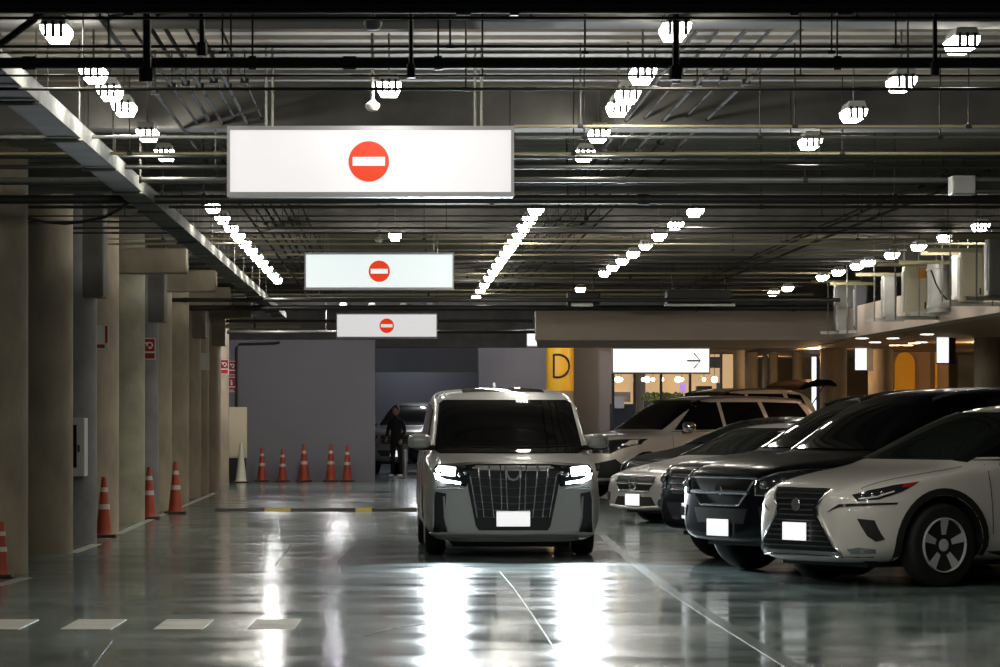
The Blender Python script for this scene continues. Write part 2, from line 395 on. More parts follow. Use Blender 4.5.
# ------------------------------------------------------------------ hanging signs
def lightbox(Y, px0, px1, py0, py1, label, face='sign_face', symbol='noentry', rods=True, ztop=4.1, sx=None):
    s = FPX/Y; x0, x1 = PX(px0, Y), PX(px1, Y); z1, z0 = PZ(py0, Y), PZ(py1, Y)
    cx = (x0+x1)/2; hw = (x1-x0)/2; fr = .035; d = .16
    t = empty('hanging_sign', (cx, Y, z0)); tag(t, label, 'sign', 'lit signs hanging over the lane'); H = z1-z0
    bm = bmesh.new()
    bx(bm, -hw, hw, .01, d, 0, H, bev=.012)
    bx(bm, -hw, hw, -.015, .01, H-fr*.8, H); bx(bm, -hw, hw, -.015, .01, 0, fr)
    bx(bm, -hw, -hw+fr*.6, -.015, .01, fr, H-fr*.8); bx(bm, hw-fr*.6, hw, -.015, .01, fr, H-fr*.8)
    obj('case', bm, 'sign_case', t)
    obj('light_panel', box(-hw+fr*.6, hw-fr*.6, -.004, .008, fr, H-fr*.8), face, t)
    if symbol == 'noentry':
        R = H*.285; c = sx if sx is not None else 0
        bm = bmesh.new(); lathe(bm, [(R, -.012), (R, -.005)], 48, (c, 0, H/2), 'Y')
        o = obj('red_disc', bm, 'sign_red', t)
        obj('white_bar', box(c-R*.80, c+R*.80, -.017, -.0125, H/2-R*.22, H/2+R*.22), face, o)
    else:
        bm = bmesh.new(); ax = hw*.80; L = hw*.27
        bx(bm, ax-L, ax, -.012, -.005, H/2-.016, H/2+.016)
        for sg in (-1, 1):
            prism(bm, [(ax+.01, H/2), (ax-.015, H/2+.012*sg), (ax-.14, H/2+sg*.145), (ax-.12, H/2+sg*.16)], -.012, -.005)
        obj('arrow', bm, 'sign_ink', t)
    if rods:
        for sg in (-1, 1):
            for dx in (0, .045):
                bm = bmesh.new(); tube(bm, [(sg*hw*.73+dx, d/2, H-.01), (sg*hw*.73+dx, d/2, ztop-z0)], .010, 6); obj('hanger_rod', bm, 'grey_pipe', t)
    return t
t = lightbox(25.26, 227, 514, 126, 197, 'large nearest lit no entry sign over the lane', sx=-.012)
lightbox(48.6, 304.5, 454, 252.5, 290, 'middle lit no entry sign hanging above the van lane', 'sign_face_cool')
lightbox(68.5, 336, 437.5, 313, 338.5, 'smallest farthest no entry sign before the back wall')
lightbox(80, 526.5, 611, 329, 347, 'lit no entry sign half hidden behind the pale beam', 'sign_face_bright', ztop=4.1)
lightbox(74, 612, 710, 347.5, 374, 'lit white sign with black right arrow above silver suv', 'sign_face_bright', 'arrow', ztop=2.9)
lightbox(78, 613.5, 707, 344, 358, 'lit no entry sign behind the arrow sign', 'sign_face_bright', rods=False)
# small double-sided signs hanging in the lobby
for (px0, pm, px1, py0, py1, Y, lb) in ((854.5, 867, 875, 346, 371, 70, 'lit white box sign hanging left of yellow alcove'), (936, 949, 958, 335, 364, 60, 'lit white box sign hanging right of yellow alcove')):
    t = empty('box_sign', (PX(px0, Y), Y, PZ(py1, Y))); tag(t, lb, 'sign', 'small box signs in the lobby')
    w_ = (pm-px0)/FPX*Y; w2 = (px1-px0)/FPX*Y; H = (py1-py0)/FPX*Y
    bm = bmesh.new(); prism(bm, [(0, 0), (w_, -.02), (w2, .25), (w_*.8, .27)], 0, H, 'XY'); obj('case', bm, 'navy', t)
    obj('light_panel', box(.01, w_-.01, -.035, -.02, .02, H-.02), 'sign_face_bright', t)
    bm = bmesh.new(); tube(bm, [(w_*.6, .1, H), (w_*.6, .1, PZ(340, Yb)-PZ(py1, Y))], .012, 6); obj('hanger_rod', bm, 'dark_pipe', t)

# ------------------------------------------------------------------ ceiling lights
HL = 3.70
def batten(L=.44):
    t = empty('batten_light')
    bm = bmesh.new(); prism(bm, [(-.075, .05), (-.055, .11), (.055, .11), (.075, .05)], -L/2, L/2); obj('housing', bm, 'fixture', t)
    bm = bmesh.new(); prism(bm, [(-.08, .05), (-.074, .02), (-.05, -.02), (.05, -.02), (.074, .02), (.08, .05)], -L/2+.02, L/2-.02); obj('diffuser', bm, 'lamp', t)
    for k in (-.045, 0, .045):
        obj('clip', box(k-.009, k+.009, -L/2-.01, -L/2+.06, -.02, .07), 'plastic', t)
        
    bm = bmesh.new(); tube(bm, [(0, 0, .11), (0, 0, .465)], .008, 6); obj('hanger_rod', bm, 'grey_pipe', t)
    return t
proto = None
def place_light(X, Y, label, group, z=HL):
    global proto
    if proto is None: proto = batten(); o = proto
    else: o = copy_tree(proto)
    o.location = (X, Y, z); tag(o, label, 'ceiling light', group)
def Yl(py): return FPX*(HL-EYE)/(HY-py)
left = [37, 78, 96, 112, 138, 157.5, 210, 221, 231, 238.5, 246, 253, 259.5, 265, 271, 277, 282]
for i, py in enumerate(left):
    place_light(-1.98, Yl(py), '%s lit batten light of the left ceiling row' % ORD[i], 'left row of ceiling lights')
mid = [35, 79, 99, 112, 138.5, 158, 212.5, 221.5, 229.5, 237, 244, 250, 256, 262, 268, 274, 280, 287, 293, 299]
for i, py in enumerate(mid):
    X = 1.62 if Yl(py) < 32 else 1.53
    place_light(X, Yl(py), '%s lit batten light of the middle ceiling row' % ORD[i], 'middle row of ceiling lights')
right = [48, 87, 118, 146, 214.5, 227.5, 238.5, 247.5, 256, 263, 269.5, 275, 291]
for i, py in enumerate(right):
    place_light(3.40-(.10 if Yl(py) > 32 else 0), Yl(py), '%s lit batten light of the right ceiling row' % ORD[i], 'right row of ceiling lights')
far = [229, 240, 248.5, 257, 264.5, 268, 274, 279, 290, 294.5]
for i, py in enumerate(far):
    place_light(6.95, Yl(py), '%s lit batten light of the rightmost row by the air units' % ORD[i], 'rightmost row of ceiling lights')
for i, (py, px) in enumerate([(92, 389), (238.5, 395)]):
    place_light(PX(px, Yl(py)), Yl(py), ['single lit batten light above nearest no entry sign', 'single lit batten light above middle no entry sign'][i], 'single lights over the lane')

for i, (X, Y, z) in enumerate([(-1.1, 75, 3.70), (-.5, 75, 3.70), (.15, 75, 3.70), (.7, 75, 3.70)]):
    place_light(X, Y, '%s batten light from the left just above the farthest sign' % ('first' if i == 0 else ORD[i]), 'lights above the farthest sign', z)
for X, Y, z, e, c in ((-2.5, 74, 3.6, 120, (1, .97, 1)), (-1.2, 74.5, 3.6, 120, (1, .97, 1)), (.6, 93, 3.9, 150, (.9, .94, 1)), (.4, 101, 3.4, 90, (.85, .9, 1)), (3.0, 86.4, 3.8, 190, (1, .97, 1)), (2.6, 76, 3.6, 90, (1, .97, 1))):  # added fill points without fixtures, brighten the far end
    ld = bpy.data.lights.new('bay_fill', 'POINT'); ld.energy = e; ld.color = c; ld.shadow_soft_size = .08; lo = bpy.data.objects.new('bay_fill', ld); COL.objects.link(lo); lo.location = (X, Y, z)
# ------------------------------------------------------------------ pipes across the ceiling
def cross_pipe(py, th, m, H=2.0, x0=-5.3, x1=None, label=None, group=None, kind='ceiling_pipe', yfix=None, hang=True):
    Y = yfix or FPX*H/(HY-py); r = th/FPX*Y/2
    if x1 is None: x1 = min(9.0, PX(1060, Y)) if Y < 45 else 7.2
    x0 = max(x0, PX(-60, Y))
    t = empty(kind, (0, Y, EYE+H))
    bm = bmesh.new(); tube(bm, [(x0, 0, 0), (x1, 0, 0)], r, 12); obj('pipe_run', bm, m, t, True)
    rr = random.Random(int(py*10)); 
    if hang:
        for k in range(3):
            x = x0+(x1-x0)*(.12+.3*k+rr.random()*.16)
            if 226 < HX+x*FPX/Y < 515 and 24 < Y < 27: continue
            bm = bmesh.new(); tube(bm, [(x, 0, r*.6), (x, 0, 4.12-EYE-H)], .006, 6)
            tube(bm, [(x-.02, 0, 0), (x+.02, 0, 0)], r*1.35, 10); obj('hanger', bm, 'dark_pipe', t)
    for k in range(2):
        x = x0+(x1-x0)*rr.random(); bm = bmesh.new(); tube(bm, [(x-.035, 0, 0), (x+.035, 0, 0)], r*1.25, 12); obj('coupling', bm, m, t, True)
    tag(t, label or 'thin pipe running across under the ceiling deck', 'pipe', group or 'pipes crossing the ceiling'); return t
cross_pipe(6, 15, 'black_pipe', 1.9, label='thick black pipe along the top edge of the picture')
cross_pipe(18, 3, 'black_pipe', 1.9, label='thin black pipe just under the thick topmost pipe')
cross_pipe(46.5, 3, 'dark_pipe', 1.95, label='thin dark pipe high above the nearest sign, above the black main')
cross_pipe(52.5, 2.5, 'tan_pipe', 1.95, label='thin tan pipe just above the black main pipe')
cross_pipe(63, 11, 'black_pipe', 1.85, label='thick black main pipe crossing above the nearest sign')
cross_pipe(75.5, 2.2, 'dark_pipe', 1.9, label='thin dark pipe just below the black main pipe')
cross_pipe(89, 3.2, 'dark_pipe', 1.9, label='thin dark pipe passing in front of the single ceiling light')
cross_pipe(94.5, 3, 'grey_pipe', 1.9, x0=4.0, label='grey pipe at the right above the third right light')
cross_pipe(126.5, 3.4, 'tan_pipe', 2.03, x0=PX(514, 25.5), label='tan pipe starting right of the nearest sign top')
t = cross_pipe(137, 3.6, 'steel', 2.0, x0=PX(-60, 25.9), x1=PX(226, 25.9), label='bright steel pipe meeting left side of nearest sign', hang=False)
cross_pipe(137.3, 3.0, 'grey_pipe', 2.0, x0=PX(516, 25.9), label='grey pipe leaving right side of nearest sign')
cross_pipe(153.5, 3.4, 'tan_pipe', 2.0, label='tan pipe passing behind the nearest sign')
cross_pipe(157, 4, 'black_pipe', 2.05, x0=-5.3, label='black pipe tucked just under the tan pipe behind nearest sign')
cross_pipe(167, 4.5, 'dark_pipe', 2.0, label='dark pipe level with the nearest no entry disc')
cross_pipe(180, 5.5, 'grey_pipe', 2.0, label='medium grey pipe low behind the nearest sign')
cross_pipe(183.5, 3, 'dark_pipe', 2.1, label='thin dark pipe under the medium grey pipe')
cross_pipe(199.5, 9, 'black_pipe', 1.95, label='thick black pipe right under the nearest sign')
cross_pipe(207, 3.2, 'dark_pipe', 2.0, label='thin pipe below the thick black pipe under the nearest sign')
rr = random.Random(3)
for i, py in enumerate([216, 221.5, 228, 233, 239, 244, 250, 254.5, 259.5, 264, 268.5, 273, 277.5, 281.5, 286, 290, 294.5]):
    cross_pipe(py, rr.choice([1.4, 1.8, 2.2]), rr.choice(['dark_pipe', 'grey_pipe', 'black_pipe', 'tan_pipe', 'dark_pipe']), (2.26 if 249 < py < 292 else 2.0)+rr.random()*.08,
               label='%s slim pipe beyond the nearest sign, counting away from the camera' % ORD[i], group='slim pipes crossing the far ceiling', hang=i % 2 == 0)
cross_pipe(300, 4, 'dark_pipe', 1.9, x1=7.4, label='dark pipe crossing behind top of the pale beam', group='far crossing mains')
cross_pipe(308, 5.5, 'black_pipe', 1.8, x1=7.4, label='thick black main just above the farthest no entry sign', group='far crossing mains')
cross_pipe(326, 4.5, 'tan_pipe', 1.75, x1=PX(301, 72), label='tan brass pipe over the left back wall', group='far crossing mains')
cross_pipe(332, 3.5, 'dark_pipe', 1.7, x1=PX(540, 75), label='dark pipe above the back wall behind farthest sign', group='far crossing mains')
cross_pipe(321, 3, 'dark_pipe', 1.85, x1=PX(536, 70), label='thin dark pipe beside the farthest no entry sign', group='far crossing mains')
# pipes running down the hall
def run_pipe(X, z, r, y0, y1, m, label, group):
    t = empty('conduit', (X, y0, z)); bm = bmesh.new(); tube(bm, [(0, 0, 0), (0, y1-y0, 0)], r*.7, 8); obj('conduit_run', bm, m, t, True)
    y = 1.5
    while y < y1-y0:
        bm = bmesh.new(); tube(bm, [(0, y, 0), (0, y, 4.099-z)], .006, 5); bx(bm, -.03, .03, y-.015, y+.015, -.02, .02); obj('clamp', bm, 'dark_pipe', t); y += 6.2
    tag(t, label, 'conduit', group)
for i, (X, z, r) in enumerate([(-1.72, 3.8, .02), (-1.6, 3.84, .015), (-1.5, 3.86, .02), (-1.4, 3.84, .02), (-1.3, 3.88, .015), (-1.2, 3.84, .02), (-1.08, 3.88, .012)]):
    run_pipe(X, z, r, 18, 74, 'conduit', '%s conduit right of the left light row, counted from the lights' % ORD[i], 'conduits beside the left light row')
for i, (X, z, r) in enumerate([(1.85, 3.86, .018), (2.0, 3.88, .015), (2.15, 3.86, .02), (2.34, 3.9, .014), (2.5, 3.87, .018)]):
    run_pipe(X, z, r, 18, 74, 'conduit', '%s conduit right of the middle light row, counted from the lights' % ORD[i], 'conduits beside the middle light row')
for i, (X, z, r) in enumerate([(5.2, 3.8, .02), (5.4, 3.84, .02), (5.6, 3.8, .025)]):
    run_pipe(X, z, r, 34, 70, 'conduit', '%s conduit between the right and rightmost light rows' % ORD[i], 'conduits near the rightmost light row')
# cable tray on the left
t = empty('cable_tray', (-2.2, 18, 3.42)); tag(t, 'long galvanised cable tray running down the left ceiling edge', 'cable tray')
obj('tray_bottom', box(-.22, .0, 0, 54, 0, .012), 'concrete_dark', t)  # shade of the underside put in as a dark colour
for x in (-.22, 0):
    bm = bmesh.new(); bx(bm, x-.005, x+.005, 0, 54, 0, .11); bx(bm, x-.02, x+.005, 0, 54, .105, .115); obj('side_rail', bm, 'tray', t)
for k in range(18):
    y = 1+k*3
    bm = bmesh.new()
    for x in (-.22, 0): tube(bm, [(x, y, .1), (x, y, .68)], .006, 5)
    tube(bm, [(-.24, y, -.02), (.02, y, -.02)], .015, 5); obj('hanger', bm, 'grey_pipe', t)
bm = bmesh.new()
for k in range(3): tube(bm, [(-.18+.06*k, 0, .04), (-.17+.06*k, 20, .045), (-.18+.06*k, 54, .04)], .025, 6)
obj('cable', bm, 'plastic', t, True)
# dark cable loop at left
t = empty('hanging_cable', (0, 0, 0)); Y = 32.66
bm = bmesh.new(); tube(bm, [(PX(px, Y), Y, PZ(py, Y)) for px, py in ((28, 218), (45, 222), (65, 223.5), (85, 221.5), (105, 217), (118, 210), (127, 204), (132, 200))], .014, 8); 
obj('cable', bm, 'plastic', t, True); tag(t, 'sagging black cable in front of the left columns', 'cable')
t = empty('diagonal_brace', (0, 0, 0)); Y = 19.5
bm = bmesh.new(); tube(bm, [(PX(-10, Y), Y, PZ(52, Y)), (PX(33, Y), Y, PZ(20, Y)), (PX(50, Y), Y, PZ(4, Y))], .02, 8); obj('rod', bm, 'black_pipe', t, True); tag(t, 'black slanting brace in the upper left corner', 'brace')
# sprinklers and smoke detectors on the centre line
def sprinkler(px, py, Y, label, r=.05):
    t = empty('smoke_detector', (PX(px, Y), Y, PZ(py, Y))); tag(t, label, 'detector', 'ceiling detectors')
    bm = bmesh.new(); lathe(bm, [(.02, -.035), (r*.7, -.03), (r, -.005), (r, .012), (r*.5, .03), (.02, .04)], 20); obj('housing', bm, 'fixture', t, True)
    bm = bmesh.new(); tube(bm, [(0, 0, .03), (0, 0, 4.14-PZ(py, Y))], .012, 8); obj('stem', bm, 'grey_pipe', t)
sprinkler(373, 24, 19.5, 'pale round detector hanging at top centre')
sprinkler(372.5, 106, 24.6, 'pale round detector beside the single light above nearest sign')
sprinkler(379, 240, 44.5, 'small round detector left of the single light above middle sign')
# vertical black conduit drops
for i, (px, y0, y1, Yd, wd, lb) in enumerate([(411, -6, 76, 18.4, .012, 'black drop rod left of centre near the top'), (147, -6, 80, 18.4, .022, 'thick black drop rod in the upper left'), (676, 17, 78, 18.2, .018, 'black drop rod in front of first middle row light'), (202, 14, 54, 18.3, .014, 'short black drop rod in the upper left'), (935, 18, 74, 18.5, .012, 'black drop rod left of the first right row light')]):
    t = empty('drop_rod', (PX(px, Yd), Yd, 0)); bm = bmesh.new(); tube(bm, [(0, 0, PZ(y1, Yd)), (0, 0, 4.12)], wd, 8); tube(bm, [(0, 0, PZ(y1, Yd)-.01), (0, 0, PZ(y1, Yd)+.06)], wd*1.9, 8)
    obj('rod', bm, 'black_pipe', t); tag(t, lb, 'rod', 'black drop rods')
# junction box on the right and small ducts over the beam
t = empty('junction_box', (PX(962, 27), 27, PZ(195, 27))); tag(t, 'grey junction box on the pipes at the right edge', 'box')
obj('case', box(-.09, .09, -.1, .1, 0, .14, bev=.01), 'steel', t); obj('black_trunking', box(.09, .5, -.06, .06, .03, .10), 'black_pipe', t)
t = empty('black_duct', (PX(666, 60.5), 60.5, PZ(305, 60.5))); tag(t, 'black rectangular fan duct above the pale beam', 'duct')
obj('duct_body', box(0, 1.08, -.3, .3, 0, .24, bev=.02), 'plastic', t); obj('flange', box(-.05, 1.13, -.33, -.28, -.03, .01), 'steel', t)
for x in (.1, 1.0):
    bm = bmesh.new(); tube(bm, [(x, 0, .2), (x, 0, 4.14-PZ(305, 60.5))], .01, 6); obj('hanger_rod', bm, 'dark_pipe', t)
t = empty('fan_unit', (PX(567, 60.5), 60.5, PZ(308, 60.5))); tag(t, 'small dark fan unit with steel bracket above beam left end', 'fan unit')
obj('duct_body', box(0, .55, -.2, .2, .02, .26, bev=.02), 'plastic', t); obj('bracket', box(.06, .42, -.25, -.2, .02, .08), 'steel', t)
for x in (.1, .45):
    bm = bmesh.new(); tube(bm, [(x, 0, .2), (x, 0, 4.14-PZ(308, 60.5))], .01, 6); obj('hanger_rod', bm, 'dark_pipe', t)

# ------------------------------------------------------------------ hung air units on the right
def unit(px0, px1, py0, py1, Y, m, label, kind='box'):
    x0, x1 = PX(px0, Y), PX(px1, Y); z1, z0 = PZ(py0, Y), PZ(py1, Y); wd = x1-x0; H = z1-z0
    t = empty('air_unit' if kind == 'box' else 'round_duct', (x0, Y, z0)); tag(t, label, 'air unit' if kind == 'box' else 'duct', 'hung ventilation equipment at the right')
    if kind == 'box':
        bm = box(0, wd, 0, wd*.9, 0, H, bev=.02); obj('casing', bm, m, t)
        obj('access_panel', box(wd*.12, wd*.88, -.012, 0, H*.08, H*.92), m, t)
        obj('side_panel', box(-.012, 0, wd*.1, wd*.8, H*.1, H*.9), 'steel', t)
        obj('handle', box(wd*.8, wd*.86, -.03, -.012, H*.15, H*.28), 'plastic', t)
    else:
        bm = bmesh.new(); lathe(bm, [(wd/2, 0), (wd/2, H*.08), (wd/2+.015, H*.09), (wd/2+.015, H*.12), (wd/2, H*.13), (wd/2, H*.85), (wd/2+.015, H*.86), (wd/2+.015, H*.9), (wd/2, H*.91), (wd/2, H)], 32, (wd/2, wd/2, 0)); obj('duct_shell', bm, m, t, True)
    obj('support_rail', box(-.25, wd+.25, wd*.3, wd*.3+.04, -.05, 0), 'steel', t)
    obj('top_rail', box(-.4, wd+.1, wd*.2, wd*.2+.05, H, H+.05), 'tan_pipe', t)
    for x in (-.12, wd+.12):
        bm = bmesh.new(); tube(bm, [(x, wd*.32, -.05), (x, wd*.32, 4.12-z0)], .012, 6); obj('hanger_rod', bm, 'grey_pipe', t)
    return t
unit(836, 855, 283, 331, 60.5, 'steel', 'leftmost steel air unit at the corner of pale beam')
unit(855, 868, 285, 330, 59, 'wall_dark', 'dark narrow air unit second from the left')
unit(883, 897, 276, 318, 53.5, 'steel', 'slim bright steel air unit left of the beige one')
unit(905, 929, 266, 316, 50, 'cream', 'beige air unit with orange sticker')
obj('orange_sticker', box(PX(917, 50)-PX(905, 50), PX(925, 50)-PX(905, 50), -.02, -.012, .52, .66), 'amber', bpy.data.objects['air_unit.003'])
unit(929, 951, 264, 312, 49, 'steel', 'round steel duct between the two beige air units', 'duct')
unit(952, 959, 255, 300, 46, 'white', 'narrow white vertical duct near the right edge')
unit(961, 984, 252, 302, 45, 'cream', 'beige air unit nearest the right picture edge')
unit(988, 1012, 238, 296, 42, 'steel', 'steel air unit cut by the right picture edge')
t = empty('hose_line', (0, 0, 0)); bm = bmesh.new(); Y = 49.0
tube(bm, [(PX(a, Y), Y, PZ(b, Y)) for a, b in ((931, 270), (936, 284), (941, 293), (948, 301), (954, 305))], .012, 6); obj('cable', bm, 'plastic', t, True); tag(t, 'black cable slanting across the round steel duct', 'cable')
t = obj('lobby_duct', box(8.1, 8.5, 30, 58, 2.93, 3.18, bev=.02), 'steel'); tag(t, 'long steel duct running under the air units', 'duct')

# ------------------------------------------------------------------ lobby on the right, storefront
for i, (px0, px1, Y) in enumerate([(733, 745, 72), (745.5, 758, 74), (762, 768, 78), (768.5, 778, 74), (792, 803, 74), (820, 847, 70), (890-22, 893, 71), (974, 1002, 60)]):
    r = (px1-px0)/2/FPX*Y; t = empty('round_column', (PX((px0+px1)/2, Y), Y, 0)); h = PZ(340, Yb)+.0
    bm = bmesh.new(); lathe(bm, [(r, 0), (r, h)], 28); obj('shaft', bm, 'concrete', t, True)
    bm = bmesh.new(); lathe(bm, [(r*1.08, 0), (r*1.08, .12), (r, .14)], 28); obj('base', bm, 'concrete_dark', t, True)
    tag(t, '%s round beige lobby column, counted from the storefront' % ['first', 'second', 'third', 'fourth', 'fifth', 'sixth', 'seventh', 'eighth'][i], 'column', 'lobby columns')
# yellow arched alcove
t = empty('alcove_arch', (PX(905, 73), 73, 0)); tag(t, 'tall yellow arched alcove glowing behind the black suv', 'alcove')
w_ = .20; za = PZ(352, 73)
prof = [(-w_, 0), (w_, 0)]+[(w_*math.cos(a), za-w_*1.2+w_*1.2*math.sin(a)) for a in [k*PI/12 for k in range(13)]]
bm = bmesh.new(); prism(bm, prof, 0, .1); obj('yellow_niche', bm, 'yellow', t)
obj('surround', box(-.42, .9, .1, .3, 0, 2.76), 'wall_warm', t)
obj('edge_strip', box(.62, .66, .05, .1, 0, 2.76), 'yellow', t)
for px0, px1, Yp, lb in ((803, 820, 80, 'dark wall panel right of the beige columns'), (880, 897, 80, 'dark teal wall panel left of yellow alcove'), (958, 975, 76, 'dark brown wall panel left of the last lobby column')):
    t = obj('wall_panel', box(PX(px0, Yp), PX(px1, Yp)+.2, Yp, Yp+.1, 0, 2.75), 'shop_dark' if 'teal' in lb else 'concrete_dark'); tag(t, lb, 'panel')
t = empty('light_tube', (PX(814, 76), 76, 1.2)); tag(t, 'vertical bluish light tube standing behind the open tailgate', 'lamp'); bm = bmesh.new(); lathe(bm, [(.045, 0), (.045, PZ(357, 76)-1.2)], 16); obj('tube', bm, 'cold_tube', t, True); obj('end_cap', box(-.05, .05, -.05, .05, -1.2, 0), 'steel', t)
# downlights in lobby ceiling
zc = PZ(340, Yb)
for i, (px, py) in enumerate([(862, 338), (893, 338), (927, 334), (895, 345), (907, 345), (914, 343), (921, 342), (875, 342)]):
    Y = FPX*(zc-EYE)/(HY-py)
    Y = min(Y, 80)
    t = empty('downlight', (PX(px, Y), Y, zc)); bm = bmesh.new(); lathe(bm, [(.10, -.01), (.10, .0)], 20); obj('lamp_disc', bm, 'bulb', t)
    bm = bmesh.new(); lathe(bm, [(.13, -.006), (.13, .0)], 20); obj('ring', bm, 'white', t)
    tag(t, 'small round warm lobby downlight, ' + ['above the left box sign', 'above the yellow alcove, front', 'nearest one left of the right box sign', 'left of a pair over the alcove', 'right of a pair over the alcove', 'inner one beside the right box sign', 'outer one beside the right box sign', 'rear one right of the left box sign'][i], 'ceiling light', 'lobby downlights')
for X, Y, e in ((10.5, 64, 120), (8.2, 70.5, 70), (8.3, 80, 30), (13, 45, 80), (13, 72, 90)):  # unseen fill points added to brighten the lobby, no fixture modelled
    ld = bpy.data.lights.new('lobby_fill', 'POINT'); ld.energy = e; ld.color = (1, .66, .36); ld.shadow_soft_size = .1; lo = bpy.data.objects.new('lobby_fill', ld); COL.objects.link(lo); lo.location = (X, Y, 2.6)
# storefront
Ys = 84.0; sx0, sx1 = PX(612.5, Ys), PX(735, Ys)
t = empty('storefront', (0, Ys, 0)); tag(t, 'glazed shop front with warm interior behind the silver suv', 'shop front')
obj('frame_top', box(sx0, sx1, -.05, .05, 3.0, 3.12), 'mullion', t)
for px in (613, 634.5, 661, 690, 721):
    obj('mullion', box(PX(px, Ys)-.03, PX(px, Ys)+.03, -.05, .05, 0, 3.0), 'mullion', t)
obj('glass_pane', box(sx0, sx1, -.005, .005, 0, 3.0), 'clear', t)
t = empty('shop_interior_wall', (0, 92, 0)); tag(t, 'warm beige glowing wall inside the shop', 'wall panel')
obj('panel', box(PX(604, 92), PX(745, 92), 0, .1, 0, 3.1), 'shop_glow', t)
obj('grey_pillar', box(PX(634, 92), PX(643, 92), -.9, -.6, 0, 3.1), 'wall_grey', t)
obj('white_panel', box(PX(613, 92), PX(630, 92), -.2, -.05, PZ(402, 92), PZ(392, 92)), 'shop_white', t)
t = empty('shop_counter', (0, 88, 0)); tag(t, 'dark blue shop counter with bright display at left', 'counter')
obj('counter_body', box(PX(611, 88), PX(634, 88), 0, .5, 0, PZ(404, 88)), 'shop_dark', t); obj('display', box(PX(613, 88), PX(624, 88), -.05, 0, PZ(400, 88)-.2, PZ(400, 88)+.1), 'shop_white', t)
t = empty('shop_planter', (0, 90, 0)); tag(t, 'low green planting strip behind the shop glass', 'planter')
bm = bmesh.new(); rr = random.Random(5)
for k in range(60):
    x = PX(645+k*.62, 90); z = PZ(400-rr.random()*5, 90); bmesh.ops.create_icosphere(bm, subdivisions=1, radius=.09, matrix=Matrix.Translation((x, rr.random()*.2, z)))
obj('foliage', bm, 'shop_green', t); obj('planter_box', box(PX(644, 90), PX(683, 90), 0, .3, 0, PZ(402, 90)), 'shop_dark', t)
t = empty('shop_kiosk', (0, 88, 0)); tag(t, 'grey kiosk behind the shop glass', 'kiosk'); obj('kiosk_body', box(PX(697, 88), PX(712, 88), 0, .4, 0, PZ(386, 88)), 'shop_dark', t); obj('screen', box(PX(699, 88), PX(710, 88), -.02, 0, PZ(396, 88), PZ(389, 88)), 'wall_grey', t)
t = empty('shop_banner', (0, 88.5, 0)); tag(t, 'small purple lit banner inside the shop', 'banner'); obj('banner_panel', box(PX(680, 88.5), PX(686, 88.5), 0, .03, PZ(392, 88.5), PZ(383, 88.5)), 'shop_purple', t); obj('post', box(PX(682.7, 88.5), PX(683.3, 88.5), .03, .06, 0, PZ(383, 88.5)), 'mullion', t)
t = empty('shop_fascia', (0, 84, 0)); tag(t, 'blue panel at the right top of the shop front', 'panel'); obj('blue_panel', box(PX(709, 84), PX(721, 84), -.15, -.06, PZ(368, 84), PZ(357, 84)), 'shop_blue', t); obj('blue_post', box(PX(716, 84), PX(720, 84), -.1, -.06, 0, PZ(383, 84)), 'shop_blue', t)
for i, px in enumerate([618, 621, 643, 647, 653, 662, 678, 682, 704, 714.5]):
    Y = 86+(i % 3); t = empty('pendant_bulb', (PX(px, Y), Y, PZ(379.5, Y))); bm = bmesh.new(); bmesh.ops.create_uvsphere(bm, u_segments=12, v_segments=8, radius=.045 if i % 3 else .075); obj('bulb', bm, 'bulb', t, True)
    bm = bmesh.new(); tube(bm, [(0, 0, .04), (0, 0, 3.2-PZ(379.5, Y))], .006, 5); obj('cord', bm, 'plastic', t)
    tag(t, '%s round warm pendant bulb from the left inside the shop' % ('first' if i == 0 else ORD[i]), 'lamp', 'pendant bulbs in the shop')
struct(obj('ceiling_shop', box(4.8, 9, 84, 93, 3.2, 3.3), 'concrete_dark'))
for X, Y, e, c in ((6.4, 88, 90, (1, .75, .5)),):  # added fill point inside the shop, not one of the bulbs
    ld = bpy.data.lights.new('shop_fill', 'POINT'); ld.energy = e; ld.color = c; ld.shadow_soft_size = .1; lo = bpy.data.objects.new('shop_fill', ld); COL.objects.link(lo); lo.location = (X, Y, 3.1)
# yellow column with the letter D
Y = 88.9; r = (573.5-546.5)/2/FPX*Y; xc = PX(560, Y); zy = PZ(390, Y)
t = empty('yellow_column', (xc, Y, 0)); tag(t, 'yellow painted round column marked with a black letter D', 'column')
bm = bmesh.new(); lathe(bm, [(r, 0), (r, 4.2)], 40); obj('shaft', bm, 'concrete', t, True)
bm = bmesh.new(); lathe(bm, [(r+.004, zy-.02), (r+.004, 4.1)], 40); obj('yellow_band', bm, 'yellow', t, True)
def bent(px, py):
    x = (px-560)/FPX*Y; a = math.asin(max(-1, min(1, x/(r+.01)))); return Vector(((r+.01)*math.sin(a), -(r+.01)*math.cos(a), PZ(py, Y)))
bm = bmesh.new()
outer = [(552.5, 354.5), (552.5, 377.5)]
arc = [(557+11.8*math.sin(a), 366-11.3*math.cos(a)) for a in [k*PI/14 for k in range(15)]]
path = [(553.2, 355)]+arc+[(553.2, 377)]
tube(bm, [bent(*p) for p in path], .028, 6); tube(bm, [bent(553.2, 354.5), bent(553.2, 377.5)], .03, 6)
obj('letter_d', bm, 'sign_ink', t, True)

